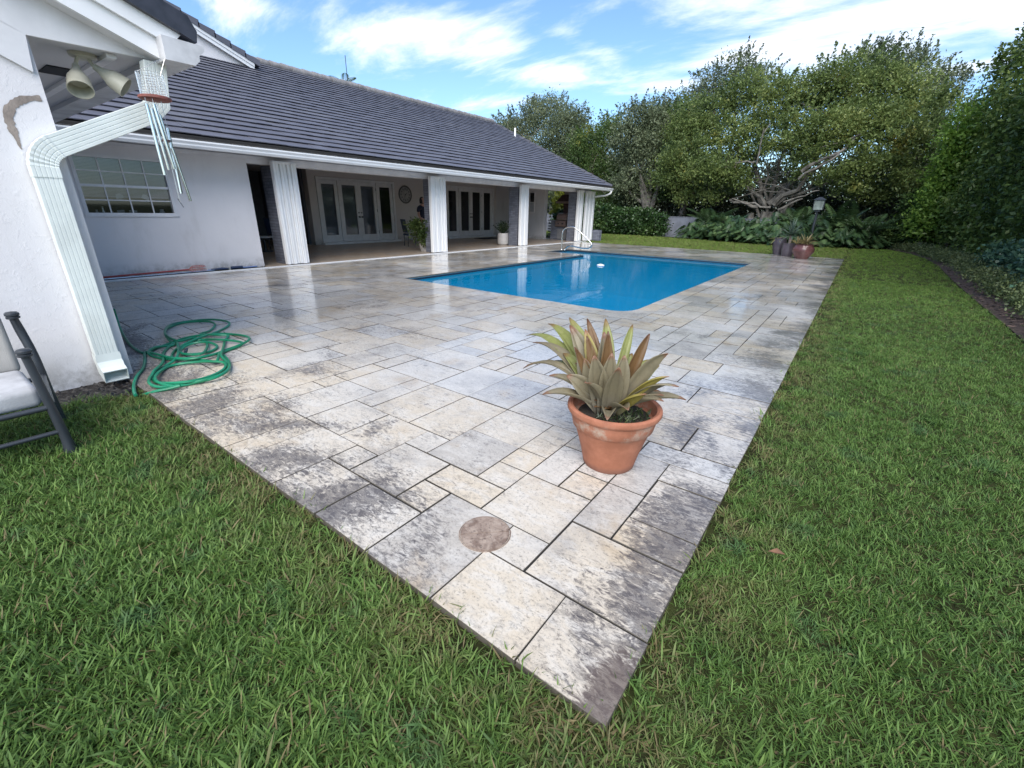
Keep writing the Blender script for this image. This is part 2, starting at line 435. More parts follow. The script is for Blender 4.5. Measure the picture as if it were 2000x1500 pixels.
t.set(color=t.mix(t.rng(t.noise(4, 6, 0.7, p), 0.35, 0.65), (0.022, 0.024, 0.010), (0.045, 0.055, 0.016)), rough=0.95, spec=0.1); t.bump(t.noise(45, 4, 0.7, p), 0.6, 0.02); M['soil'] = t.m
M['mulch'] = plain('dark_mulch', (0.045, 0.028, 0.022), 0.95, var=0.6, scale=25, bump=0.9, bscale=55)
M['wall_grey'] = plain('grey_garden_wall_paint', (0.15, 0.16, 0.19), 0.85, var=0.25, scale=2, bump=0.2)
M['glass'] = NT('window_glass').set(color=(0.012, 0.013, 0.016), rough=0.05, spec=0.5).m
M['blind'] = plain('grey_window_blind', (0.42, 0.44, 0.48), 0.6, var=0.08)
t = NT('tinted_glass'); gl = t.new('ShaderNodeBsdfGlossy'); gl.inputs['Roughness'].default_value = 0.03
tp = t.new('ShaderNodeBsdfTransparent'); tp.inputs['Color'].default_value = (0.78, 0.80, 0.82, 1)
fr = t.new('ShaderNodeFresnel'); fr.inputs['IOR'].default_value = 1.5
ms = t.new('ShaderNodeMixShader'); t.lk(t.math('ADD', fr.outputs[0], 0.03), ms.inputs[0]); t.lk(tp.outputs[0], ms.inputs[1]); t.lk(gl.outputs[0], ms.inputs[2]); t.lk(ms.outputs[0], t.o.inputs['Surface'])
M['pane'] = t.m
M['steel'] = plain('brushed_steel', (0.62, 0.61, 0.60), 0.22, metal=1.0, var=0.05)
M['chrome'] = plain('polished_tube', (0.72, 0.73, 0.75), 0.16, metal=1.0, var=0.03)
M['steel_brown'] = plain('weathered_steel', (0.36, 0.27, 0.25), 0.35, metal=0.7, var=0.15)
M['hood'] = plain('dark_copper_hood', (0.055, 0.032, 0.034), 0.4, metal=0.4, var=0.15)
M['iron'] = plain('charcoal_powder_coat', (0.032, 0.037, 0.045), 0.38, var=0.1, scale=10)
M['fabric'] = plain('pale_bench_fabric', (0.44, 0.44, 0.45), 0.9, var=0.25, scale=5, bump=0.3, bscale=140)
M['fabric_beige'] = plain('beige_bench_fabric', (0.47, 0.44, 0.40), 0.9, var=0.14, scale=4, bump=0.3, bscale=140)
M['lampcream'] = plain('aged_cream_metal', (0.47, 0.45, 0.36), 0.45, var=0.15)
M['bare'] = plain('bare_brown_plaster', (0.28, 0.235, 0.205), 0.95, var=0.25, scale=12, bump=0.6)
t = NT('green_hose'); p = t.pos(); t.set(color=t.mix(t.rng(t.noise(3, 3, 0.5, p), 0.35, 0.65), (0.008, 0.16, 0.075), (0.012, 0.23, 0.12)), rough=0.33, spec=0.5); M['hose'] = t.m
M['red'] = plain('red_pole', (0.42, 0.06, 0.05), 0.45, var=0.15)
M['redwire'] = plain('coral_wire', (0.55, 0.22, 0.2), 0.5)
M['navy'] = plain('navy_plastic', (0.02, 0.035, 0.08), 0.5)
M['bluepole'] = plain('blue_anodised_pole', (0.16, 0.24, 0.48), 0.35)
t = NT('terracotta'); p = t.pos(); Z = t.xyz(p)[2]
c = t.mix(t.rng(t.noise(6, 6, 0.65, p), 0.35, 0.65), (0.27, 0.105, 0.060), (0.37, 0.150, 0.090))
lime = t.math('MULTIPLY', t.rng(t.noise(8, 9, 0.75, p), 0.49, 0.66), t.math('MULTIPLY', t.rng(Z, 0.22, 0.30), t.rng(Z, 0.37, 0.33)))
c = t.mix(t.math('MULTIPLY', lime, 0.65), c, (0.42, 0.38, 0.31))
c = t.mix(t.math('MULTIPLY', t.rng(Z, 0.06, 0.01), 0.6), c, (0.14, 0.07, 0.055))
t.set(color=c, rough=0.75, spec=0.3); t.bump(t.math('ADD', t.noise(90, 4, 0.6, p), t.noise(14, 3, 0.5, t.mapping(p, (0.2, 0.2, 6)))), 0.25, 0.004); M['terra'] = t.m
M['potsoil'] = plain('potting_soil', (0.03, 0.022, 0.016), 0.95, bump=0.8, var=0.5, scale=30)
M['glaze_red'] = plain('oxblood_glaze', (0.115, 0.050, 0.048), 0.22, var=0.35, scale=5)
M['glaze_grey'] = plain('grey_brown_glaze', (0.085, 0.070, 0.085), 0.3, var=0.35, scale=5)
M['potwhite'] = plain('pale_ceramic', (0.55, 0.52, 0.49), 0.45, var=0.12)
M['bark'] = plain('grey_bark', (0.24, 0.20, 0.17), 0.9, var=0.45, scale=3.5, bump=0.8, bscale=18)
M['bark_pale'] = plain('pale_bark', (0.135, 0.125, 0.108), 0.9, var=0.6, scale=3.5, bump=0.8, bscale=18)
M['bark_dark'] = plain('dark_bark', (0.075, 0.058, 0.05), 0.9, var=0.4, scale=4, bump=0.8, bscale=18)
M['skin'] = plain('skin', (0.42, 0.24, 0.18), 0.5, var=0.08)
M['hair'] = plain('black_hair', (0.012, 0.010, 0.010), 0.5)
M['shirt'] = plain('navy_shirt', (0.018, 0.02, 0.038), 0.85)
M['shorts'] = plain('pale_shorts', (0.5, 0.47, 0.43), 0.85)
M['mat'] = plain('black_doormat', (0.02, 0.018, 0.018), 0.95, bump=0.6)
# leaves
M['lf_ficus'] = foliage('ficus_leaves', (0.056, 0.090, 0.030), (0.155, 0.210, 0.062), (0.300, 0.340, 0.110), 0.42, yellow=(0.28, 0.25, 0.05), yfrac=0.15)
M['lf_olive'] = foliage('grey_green_leaves', (0.060, 0.082, 0.044), (0.145, 0.178, 0.096), (0.260, 0.290, 0.170), 0.36)
M['lf_mid'] = foliage('mid_green_leaves', (0.040, 0.075, 0.022), (0.085, 0.140, 0.038), (0.150, 0.205, 0.060), 0.35, yellow=(0.25, 0.24, 0.04), yfrac=0.2)
M['lf_hedge'] = foliage('dark_hedge_leaves', (0.042, 0.072, 0.022), (0.112, 0.172, 0.042), (0.250, 0.320, 0.090), 0.36, 0.36)
M['lf_bright'] = foliage('fresh_green_leaves', (0.095, 0.175, 0.028), (0.190, 0.310, 0.052), (0.300, 0.430, 0.095), 0.45)
M['lf_clusia'] = foliage('clusia_leaves', (0.016, 0.040, 0.014), (0.042, 0.085, 0.026), (0.10, 0.16, 0.045), 0.2, 0.35)
M['lf_philo'] = foliage('philodendron_leaves', (0.020, 0.045, 0.018), (0.048, 0.090, 0.034), (0.10, 0.155, 0.060), 0.22, 0.35, big=1.2)
M['lf_blue'] = foliage('blue_green_leaves', (0.032, 0.078, 0.046), (0.075, 0.150, 0.092), (0.140, 0.235, 0.145), 0.28, 0.36)
M['lf_cover'] = foliage('groundcover_leaves', (0.050, 0.078, 0.030), (0.115, 0.150, 0.060), (0.20, 0.22, 0.09), 0.3)
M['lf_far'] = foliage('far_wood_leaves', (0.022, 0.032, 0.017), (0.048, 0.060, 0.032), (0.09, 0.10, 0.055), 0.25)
M['lf_yellow'] = foliage('yellow_green_leaves', (0.14, 0.16, 0.02), (0.30, 0.32, 0.05), (0.45, 0.44, 0.10), 0.35)
M['lf_pot'] = foliage('potted_leaves', (0.03, 0.055, 0.018), (0.07, 0.11, 0.03), (0.17, 0.20, 0.06), 0.25)
M['lf_zz'] = foliage('dark_glossy_leaves', (0.012, 0.026, 0.014), (0.028, 0.05, 0.022), (0.09, 0.12, 0.04), 0.15, 0.3)
M['lf_yucca'] = foliage('grey_green_blades', (0.045, 0.075, 0.060), (0.085, 0.125, 0.095), (0.15, 0.19, 0.14), 0.15)
M['lf_brom'] = foliage('yellow_grey_blades', (0.17, 0.14, 0.07), (0.30, 0.25, 0.11), (0.45, 0.38, 0.13), 0.2)
M['flower'] = plain('yellow_petals', (0.62, 0.60, 0.15), 0.6)

# lawn blades
t = NT('grass_blade'); p = t.pos(); X, Y, Z = t.xyz(p)
oi = t.new('ShaderNodeObjectInfo').outputs['Random']; a = t.attr('tone')
big = t.noise(0.9, 4, 0.6, p); med = t.noise(3.5, 3, 0.5, p)
f = t.math('ADD', t.math('MULTIPLY', a, 0.55), t.math('ADD', t.math('MULTIPLY', oi, 0.25), t.math('MULTIPLY', t.rng(big, 0.3, 0.7), 0.25)))
c = t.mix(t.rng(f, 0.15, 0.6), (0.045, 0.094, 0.022), (0.102, 0.186, 0.040)); c = t.mix(t.rng(f, 0.6, 1.0), c, (0.190, 0.285, 0.075))
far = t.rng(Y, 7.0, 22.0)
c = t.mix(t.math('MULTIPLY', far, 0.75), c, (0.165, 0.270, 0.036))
c = t.mix(t.math('MULTIPLY', t.rng(med, 0.56, 0.70), 0.5), c, (0.055, 0.125, 0.060))
dry = t.rng(a, 0.015, 0.07, 1.0, 0.0)
band = t.math('MAXIMUM', t.math('MULTIPLY', t.rng(X, 0.22, -0.22), t.rng(Y, 0.4, 0.8)), t.math('MULTIPLY', t.rng(Y, 0.40, 0.82), t.rng(X, -0.2, -0.5)))
dz = t.math('MULTIPLY', band, t.rng(t.noise(4.5, 3, 0.5, p), 0.38, 0.6))
dd = t.math('MAXIMUM', dry, t.math('MULTIPLY', dz, t.rng(a, 0.25, 0.75, 1.0, 0.15)))
c = t.mix(t.math('MULTIPLY', dd, 0.85), c, (0.22, 0.165, 0.085))
t.set(color=c, rough=0.58, spec=0.28)
tr = t.new('ShaderNodeBsdfTranslucent'); t.lk(c, tr.inputs['Color'])
ms = t.new('ShaderNodeMixShader'); ms.inputs[0].default_value = 0.28
t.lk(t.b.outputs[0], ms.inputs[1]); t.lk(tr.outputs[0], ms.inputs[2]); t.lk(ms.outputs[0], t.o.inputs['Surface'])
M['grass'] = t.m

# water: a rippled skin with fresnel reflection over blue-tinted, partly clear water
t = NT('pool_water'); p = t.pos()
w1 = t.noise(2.2, 3, 0.5, p, 0.4); w2 = t.noise(9, 3, 0.5, p, 0.3)
XW, YW, ZW = t.xyz(p)
wa, wb_ = gnd(1075, 594, -.078), gnd(1188, 565, -.078)
wm_ = t.new('ShaderNodeMapping'); wm_.vector_type = 'TEXTURE'; wm_.inputs['Location'].default_value = tuple((wa + wb_) / 2)
wm_.inputs['Rotation'].default_value = (0, 0, math.atan2(wb_[1] - wa[1], wb_[0] - wa[0])); wm_.inputs['Scale'].default_value = (float(np.linalg.norm(wb_ - wa)) * .55, .16, 1)
t.lk(p, wm_.inputs[0]); ln_ = t.new('ShaderNodeVectorMath', operation='LENGTH'); t.lk(wm_.outputs[0], ln_.inputs[0])
wake = t.math('MULTIPLY', t.rng(ln_.outputs['Value'], 1.1, .3), t.noise(26, 6, .7, t.mapping(p, (1, 1.6, 1)), .6))
hgt = t.math('ADD', t.math('ADD', w1, t.math('MULTIPLY', w2, 0.22)), t.math('MULTIPLY', wake, 3.5))
bp = t.new('ShaderNodeBump'); bp.inputs['Strength'].default_value = 0.10; bp.inputs['Distance'].default_value = 0.05
t.lk(hgt, bp.inputs['Height'])
gl = t.new('ShaderNodeBsdfGlossy'); gl.inputs['Roughness'].default_value = 0.015; t.lk(bp.outputs[0], gl.inputs['Normal'])
df = t.new('ShaderNodeBsdfDiffuse'); df.inputs['Color'].default_value = (0.002, 0.315, 0.590, 1)
tp = t.new('ShaderNodeBsdfTransparent'); tp.inputs['Color'].default_value = (0.30, 0.72, 0.92, 1)
m1 = t.new('ShaderNodeMixShader'); m1.inputs[0].default_value = 0.45; t.lk(df.outputs[0], m1.inputs[1]); t.lk(tp.outputs[0], m1.inputs[2])
fr = t.new('ShaderNodeFresnel'); fr.inputs['IOR'].default_value = 1.33; t.lk(bp.outputs[0], fr.inputs['Normal'])
m2 = t.new('ShaderNodeMixShader'); t.lk(fr.outputs[0], m2.inputs[0]); t.lk(m1.outputs[0], m2.inputs[1]); t.lk(gl.outputs[0], m2.inputs[2])
t.lk(m2.outputs[0], t.o.inputs['Surface']); M['water'] = t.m
M['plaster'] = plain('blue_pool_plaster', (0.05, 0.42, 0.66), 0.7, var=0.1, scale=2)
M['plaster_white'] = plain('white_step_plaster', (0.72, 0.76, 0.78), 0.6, var=0.08)
M['waterline'] = plain('dark_waterline_tile', (0.020, 0.030, 0.050), 0.25, var=0.3, scale=20)

# ================================================================== SETTING
DX1, DY0, DY1, DX0 = -0.252, 0.844, 20.30, -10.97       # deck bounds
WX, WY = -4.80, 0.915                                    # wing corner
PX0, PX1, PY0, PY1 = -7.55, -2.50, 6.25, 15.87           # pool
AX0, AY0 = -9.10, 14.25                                  # step alcove

g = MB()
E_ = 260
for x0, x1, y0, y1 in ((-E_, E_, -E_, DY0 + 0.02), (DX1 - 0.02, E_, DY0 + 0.02, E_), (-E_, DX1 - 0.02, DY1 - 0.02, E_), (-E_, DX0 - 0.1, DY0 + 0.02, DY1 - 0.02)):
    g.add([(x0, y0, -0.034), (x1, y0, -0.034), (x1, y1, -0.034), (x0, y1, -0.034)], [(0, 1, 2, 3)])
tag(g.build('ground', M['soil']), kind='structure')

# deck: bed + pavers on an eight-inch module
U, CUT = 0.2041, 0.335
xb = lambda i: DX1 if i <= -1 else max(DX0, DX1 - CUT - i * U)
yb = lambda j: DY0 if j <= -1 else min(DY1, DY0 + CUT + j * U)
NI, NJ = int((DX1 - CUT - DX0) / U) + 1, int((DY1 - DY0 - CUT) / U) + 1
deck = MB()
GX1, GX0, GY0, GY1 = xb(8), xb(36), yb(23), yb(74)       # coping's outer bounds
HX0, HY0 = xb(43), yb(62)
for x0, x1, y0, y1 in ((DX0, DX1 - 0.01, DY0 + 0.01, PY0 - .05), (PX1 + .05, DX1 - 0.01, PY0 - .05, PY1 + .05), (DX0, PX0 - .05, PY0 - .05, AY0 - .05),
                       (DX0, AX0 - .05, AY0 - .05, PY1 + .05), (DX0, DX1 - 0.01, PY1 + .05, DY1 - 0.01)):
    deck.box(x0, x1, y0, y1, -0.10, -0.007)
deck_o = tag(deck.build('deck', M['joint']), kind='structure')
occ = np.zeros((NI + 2, NJ + 2), bool)
def cells_blocked(i, j):
    cx, cy = (xb(i) + xb(i + 1)) / 2, (yb(j) + yb(j + 1)) / 2
    if GX0 < cx < GX1 and GY0 < cy < GY1: return True
    if HX0 < cx < GX1 and HY0 < cy < GY1: return True
    if cx < WX - 0.05 and cy < WY: return True
    return False
for i in range(-1, NI):
    for j in range(-1, NJ):
        if cells_blocked(i, j): occ[i + 1, j + 1] = True
tiles = []
def put(i0, i1, j0, j1):
    tiles.append((i0, i1, j0, j1)); occ[i0 + 1:i1 + 1, j0 + 1:j1 + 1] = True
for q in ((-1, 0, -1, 0), (0, 2, -1, 0), (-1, 1, 0, 2), (-1, 0, 2, 3), (-1, 0, 3, 5), (0, 1, 2, 4), (1, 2, 0, 1), (1, 3, 1, 3), (1, 2, 3, 4), (2, 4, -1, 1),
          (3, 5, 1, 2), (4, 5, 0, 1), (3, 4, 2, 3), (4, 6, -1, 0), (6, 8, -1, 0), (5, 7, 0, 2), (7, 8, 0, 1), (4, 6, 2, 4), (6, 7, 2, 3), (7, 9, 1, 3), (2, 3, 3, 5), (3, 4, 3, 4),
          (0, 1, 4, 6), (-1, 1, 6, 7), (1, 2, 4, 5), (8, 10, -1, 1), (10, 11, -1, 1)):
    put(*q)
SZ = [(2, 3)] * 5 + [(3, 2)] * 6 + [(2, 2)] * 6 + [(1, 2)] * 2 + [(2, 1)] * 3 + [(1, 1)]
for j in range(-1, NJ):
    for i in range(-1, NI):
        if occ[i + 1, j + 1]: continue
        opts = SZ[:]; random.shuffle(opts)
        for w, h in opts + [(1, 1)]:
            if i + w <= NI and j + h <= NJ and not occ[i + 1:i + w + 1, j + 1:j + h + 1].any():
                put(i, i + w, j, j + h); break
def tile_score(q):
    x0, x1, y0, y1 = xb(q[1]), xb(q[0]), yb(q[2]), yb(q[3])
    d = math.sqrt(((x0 + x1) / 2) ** 2 + ((y0 + y1) / 2) ** 2 + H * H)
    return (x1 - x0) * (y1 - y0) / d ** 3
# coping pieces round the pool
coping = []
def strip(x0, x1, y0, y1, along, L=0.61):
    a0, a1 = (x0, x1) if along == 'x' else (y0, y1)
    n = max(1, round((a1 - a0) / L)); st = (a1 - a0) / n
    for k in range(n):
        coping.append((a0 + k * st, a0 + (k + 1) * st, y0, y1) if along == 'x' else (x0, x1, a0 + k * st, a0 + (k + 1) * st))
strip(GX0, PX1 - 0.35, GY0, PY0, 'x'); strip(PX1, GX1, PY0 + 0.35, GY1, 'y')
strip(HX0, PX1, PY1, GY1, 'x'); strip(GX0, PX0, PY0, HY0, 'y'); strip(HX0, PX0, HY0, AY0, 'x'); strip(HX0, AX0, AY0, PY1, 'y')
def paver_mb(mb, x0, x1, y0, y1):
    gp = random.choice((0.0022, 0.003, 0.003, 0.0045, 0.006)); z = random.uniform(-0.0018, 0.0018)
    tone = min(1, max(0, random.gauss(0.5, 0.3)))
    mb.bevbox(x0 + gp, x1 - gp, y0 + gp, y1 - gp, -0.032, z, 0.0012, tone, 0.0018)
tiles.sort(key=tile_score, reverse=True)
field = MB()
for k, q in enumerate(tiles):
    x0, x1, y0, y1 = xb(q[1]), xb(q[0]), yb(q[2]), yb(q[3])
    if x1 - x0 < 0.03 or y1 - y0 < 0.03: continue
    if k < 296:
        m = MB(); paver_mb(m, x0, x1, y0, y1); m.build('paver', M['stone'], deck_o)
    else: paver_mb(field, x0, x1, y0, y1)
tag(field.build('paver_field', M['stone'], deck_o), kind='stuff')
cf = MB()
for x0, x1, y0, y1 in coping: paver_mb(cf, x0, x1, y0, y1)
# rounded near corner piece of the coping
R_ = 0.35
arc = [(PX1 - R_ + R_ * math.cos(a), PY0 + R_ - R_ * math.sin(a)) for a in np.linspace(0, math.pi / 2, 9)]
poly = [(PX1 - R_, GY0), (GX1, GY0), (GX1, PY0 + R_)] + arc
cf.prism(poly, -0.032, 0.0005, 'XY', 0.6)
tag(cf.build('coping', M['stone'], deck_o), kind='stuff')

# pool shell and water
pool = thing('swimming_pool', 'rectangular blue swimming pool let into the travertine deck', 'pool', (-5, 11, 0))
sh = MB()
for x0, x1, y0, y1 in ((PX0 - .3, PX1 + .3, PY0 - .3, PY0), (PX1, PX1 + .3, PY0, PY1), (PX0 - .3, PX1 + .3, PY1, PY1 + .3), (PX0 - .3, PX0, PY0, AY0)):
    sh.box(x0, x1, y0, y1, -1.55, -0.034)
sh.box(PX0 - .3, PX1 + .3, PY0 - .3, PY1 + .3, -1.8, -1.55)
sh.build('shell', M['plaster'], pool)
wl_ = MB(); e = 0.004
wl_.box(PX0, PX0 + e, PY0, AY0, -0.24, -0.036); wl_.box(AX0, PX1, PY1 - e, PY1, -0.24, -0.036); wl_.box(PX1 - e, PX1, PY0 + R_, PY1 - e, -0.24, -0.036)
wl_.box(PX0, PX1 - R_, PY0, PY0 + e, -0.24, -0.036); wl_.box(AX0, PX0 - .001, AY0, AY0 + e, -0.24, -0.036); wl_.box(AX0, AX0 + e, AY0 + e, PY1 - e, -0.24, -0.036)
wl_.build('waterline_band', M['waterline'], pool)
st = MB()
st.box(AX0 - .2, PX0, AY0 - .2, AY0, -1.2, -0.25); st.box(AX0 - .2, AX0, AY0, PY1, -1.2, -0.25)
for k, (xa, zz) in enumerate(((AX0, -0.120), (AX0 + .62, -0.30), (AX0 + 1.1, -0.50))):
    st.box(xa, PX0 + (.05 if k == 2 else 0), AY0, PY1, -1.5, zz - 0.0)
st.build('steps', M['plaster_white'], pool)
wm = MB()
arcw = [(PX1 - R_ + R_ * math.cos(a) + .02, PY0 + R_ - R_ * math.sin(a) - .02) for a in np.linspace(0, math.pi / 2, 9)]
wm.add([(x, y, -0.078) for x, y in arcw] + [(PX0 - .02, PY0 - .02, -0.078), (PX0 - .02, AY0, -0.078), (AX0 - .02, AY0, -0.078), (AX0 - .02, PY1 + .02, -0.078), (PX1 + .02, PY1 + .02, -0.078)], [tuple(range(14))[::-1]])
tag(wm.build('water', M['water']), kind='structure')

# lanai floor, threshold, mulch
fl = MB()
lan = tag(MB().box(-20.0, DX0 - .012, 5.18, 21.6, -0.06, -0.013).build('lanai_floor', M['joint']), kind='structure')
lf = MB()
x = -19.95
while x < -11.1:
    y = 5.2
    while y < 21.55:
        w = random.choice((0.41, 0.61)); y2 = min(21.58, y + w)
        lf.bevbox(x + .002, min(x + .405, DX0 - .02), y + .002, y2 - .002, -0.03, random.uniform(0.001, .003), 0.003, random.random()); y = y2
    x += 0.408
tag(lf.build('floor_tile', M['lanai_stone'], lan), kind='stuff')

def lawn_edge(y):
    return np.interp(y, [-5, 6, 8.4, 12.3, 15.8, 19.8, 23.3, 26.2, 28.7, 31], [1.7, 1.85, 2.0, 2.05, 2.13, 2.27, 2.24, 1.96, 1.35, 0.4])
mu = MB()
ys = np.linspace(-3, 30, 40)
vs = [];
for y in ys: vs += [(lawn_edge(y), y, -0.02), (lawn_edge(y) + .28, y, 0.03), (lawn_edge(y) + 4.5, y, 0.05)]
fs = []
for k in range(39):
    a = k * 3; fs += [(a, a + 1, a + 4, a + 3), (a + 1, a + 2, a + 5, a + 4)]
mu.add(vs, fs); tag(mu.build('mulch_bed', M['mulch']), kind='structure')
ch = MB()
for k in range(900):
    y = random.uniform(5, 28) if k % 3 else random.uniform(5, 14); x = lawn_edge(y) + random.uniform(-0.03, 0.5); a = random.uniform(0, 6.28); l = random.uniform(.02, .05)
    dx, dy = math.cos(a) * l, math.sin(a) * l; z = random.uniform(.01, .05)
    ch.add([(x - dx, y - dy, z), (x - dy * .4, y + dx * .4, z + .01), (x + dx, y + dy, z + random.uniform(0, .02)), (x + dy * .4, y - dx * .4, z)], [(0, 1, 2, 3)], random.random())
tag(ch.build('mulch_chips', plain('bark_chip', (0.085, 0.055, 0.042), .9, var=.6, scale=40)), kind='stuff')
# dark wet soil at the downspout
so = MB(); pts = [(WX + .02 + random.uniform(.0, .05), WY - .02, -.03)]
base = [(-4.79, .93), (-4.60, .88), (-4.42, .83), (-4.33, .70), (-4.42, .56), (-4.62, .42), (-4.79, .1)]
gxs, gys = np.linspace(-4.80, -4.28, 27), np.linspace(.05, .93, 45)
for xx in gxs:
    for yy in gys:
        inside = 1 - min(1, max(0, (xx + 4.36 + .20 * max(0, (.62 - yy) / .5) + .04 * math.sin(yy * 21)) / .08))
        so.v.append((xx + random.uniform(-.006, .006), yy + random.uniform(-.006, .006), -.036 + inside * (.008 + random.random() ** 2 * .022)))
for a in range(26):
    for b in range(44): so.f.append((a * 45 + b, (a + 1) * 45 + b, (a + 1) * 45 + b + 1, a * 45 + b + 1)); so.t.append(.5)
tag(so.build('wet_soil', plain('wet_black_soil', (0.012, 0.009, 0.008), 0.4, bump=0.9, var=0.5, scale=20)), kind='structure')

# ================================================================== HOUSE
house = thing('house', 'single storey white stucco house with grey tiled roof and covered lanai', 'house', (-11.35, 10, 0))
HW, HI = -11.35, -11.62          # outer wall planes
def part(name, mb, mat, parent=None, smooth=False, label=None, kind=None):
    o = mb.build(name, mat, parent or house, smooth)
    if label: o['label'] = label
    if kind: o['kind'] = kind
    return o
WY0, WY1, WZ0, WZ1 = 2.20, 3.63, 1.16, 2.17
w = MB()
w.box(HI, HW, 0.9, WY0, 0, 2.42); w.box(HI, HW, WY1, 5.18, 0, 2.42); w.box(HI, HW, WY0, WY1, 0, WZ0); w.box(HI, HW, WY0, WY1, WZ1, 2.42)
wall_main = part('wall', w, M['stucco'])
w = MB()      # lanai inside: back wall, recess, end wall
w.box(-16.7, -16.4, 9.5, 9.80, 0, 2.62); w.box(-16.7, -16.4, 13.40, 16.48, 0, 2.62); w.box(-16.7, -16.4, 20.12, 22, 0, 2.62)
w.box(-16.7, -16.4, 9.80, 13.40, 2.40, 2.62); w.box(-16.7, -16.4, 16.48, 20.12, 2.44, 2.62)
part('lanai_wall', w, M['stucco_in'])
w = MB(); w.box(-16.39, -13.25, 20.32, 20.55, 0, 2.62); w.box(-13.25, -13.19, 20.30, 20.57, 0, 2.62)
part('end_wall', w, M['stucco'])
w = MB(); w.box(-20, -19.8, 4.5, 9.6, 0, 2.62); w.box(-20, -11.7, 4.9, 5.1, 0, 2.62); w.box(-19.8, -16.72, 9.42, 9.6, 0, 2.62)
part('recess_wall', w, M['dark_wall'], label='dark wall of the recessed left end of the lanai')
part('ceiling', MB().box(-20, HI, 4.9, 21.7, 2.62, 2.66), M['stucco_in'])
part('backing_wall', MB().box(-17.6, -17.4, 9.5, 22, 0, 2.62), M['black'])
lin = MB(); lin.box(HI, HW, 5.18, 21.7, 2.25, 2.42); lin.box(HW, HW + .03, 0.9, 21.7, 2.33, 2.40)
part('lintel', lin, M['trim'])
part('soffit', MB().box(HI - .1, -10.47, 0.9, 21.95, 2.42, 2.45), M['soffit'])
part('fascia', MB().prism([(-10.47, 2.36), (-10.44, 2.36), (-10.40, 2.57), (-10.47, 2.57)], 0.9, 22.0, 'XZ'), M['fascia'])
gp = [(-10.437, 2.345), (-10.345, 2.345), (-10.315, 2.385), (-10.315, 2.41), (-10.285, 2.45), (-10.285, 2.475), (-10.40, 2.475), (-10.437, 2.47)]
gut = part('gutter', MB().prism(gp, 1.2, 22.02, 'XZ'), M['white'])
dsp = [Vector((-10.36, 21.9, 2.36)), Vector((-10.38, 21.88, 2.25)), Vector((-10.62, 21.84, 2.16)), Vector((-10.95, 21.80, 2.12)), Vector((-11.2, 21.78, 2.08))]
part('downspout', MB().tube(catmull(dsp, 4), 0.045, 8), M['white'], smooth=True)
th = part('threshold_strip', MB().box(DX0 - .09, DX0 - .005, 2.0, 21.3, -0.03, 0.018), M['white'])

# main roof
EX, EZ, RX, RZ = -10.36, 2.60, -18.0, 5.97
SLN = math.hypot(RX - EX, RZ - EZ); ANG = math.atan2(RZ - EZ, EX - RX)
roof = part('roof', MB().prism([(EX + .02, EZ - .05), (RX, RZ - .05), (2 * RX - EX, EZ - .05), (2 * RX - EX, EZ - .12), (RX, RZ - .14), (EX + .02, EZ - .10)], -6, 21.95, 'XZ'), M['joint'])
NR = 26; EXPO = (SLN - 0.1) / NR; TW = 0.331
tm = MB(); tl, tt = EXPO + 0.05, 0.017
# tile in local frame: u upslope, y across; lower edge lifted so a dark gap opens beneath it
def tile_verts(w0, w1):
    lo, hi = 0.047, 0.012
    return [(0, w0, lo), (0, w1, lo), (tl, w1, hi), (tl, w0, hi), (0.004, w0, lo - tt), (0.004, w1, lo - tt), (tl, w1, hi - tt), (tl, w0, hi - tt)]
TF = [(0, 3, 2, 1), (4, 5, 6, 7), (0, 1, 5, 4), (1, 2, 6, 5), (3, 0, 4, 7)]
TF = [f[::-1] for f in TF]
ca, sa = math.cos(ANG), math.sin(ANG)
def rot_roof(p): u_, y_, n_ = p; return (-u_ * ca + n_ * sa, y_, u_ * sa + n_ * ca)
tmb = MB().add([rot_roof(p) for p in tile_verts(0.002, TW - 0.002)], TF)
tile_me = tmb.mesh('roof_tile', M['tile'])
cand = []; rest = MB()
for r_ in range(NR):
    u0 = r_ * EXPO
    for k in range(84):
        y = -5.6 + k * TW + (TW / 2 if r_ % 2 else 0)
        if y + TW > 21.98: continue
        P = (EX - u0 * ca, y, EZ - .045 + u0 * sa)
        # hidden under the dormer
        if P[0] < -16.9 and y < 8.3 - (-16.9 - P[0]) * 0: continue
        jx = random.uniform(-.006, .006); jz = random.uniform(-.003, .004)
        P = (P[0] + jx, y, P[2] + jz)
        px, py, zz = proj(P)
        vis = zz > 0 and px > 330 and py > 0
        cand.append((zz if vis else 1e3, P))
cand.sort(key=lambda q: q[0])
rl = worldloc(roof)
for k, (d_, P) in enumerate(cand):
    if k < 290:
        link('roof_tile', tile_me, roof, (P[0] - rl[0], P[1] - rl[1], P[2] - rl[2]))
    else:
        rest.add([(P[0] + q[0], P[1] + q[1], P[2] + q[2]) for q in tmb.v], tmb.f, random.random())
tag(rest.build('tile_field', M['tile'], roof), kind='stuff')
rm = MB().tube([(0, 0, 0), (0, .02, 0.0), (0, .44, 0)], [.135, .14, .115], 10); rid_me = rm.mesh('ridge_tile', M['ridge'], smooth=True)
y = 6.0
while y < 21.6:
    link('ridge_tile', rid_me, roof, (RX - rl[0], y - rl[1], RZ - .01 - rl[2] + random.uniform(-.006, .006))); y += 0.40
rk = MB()
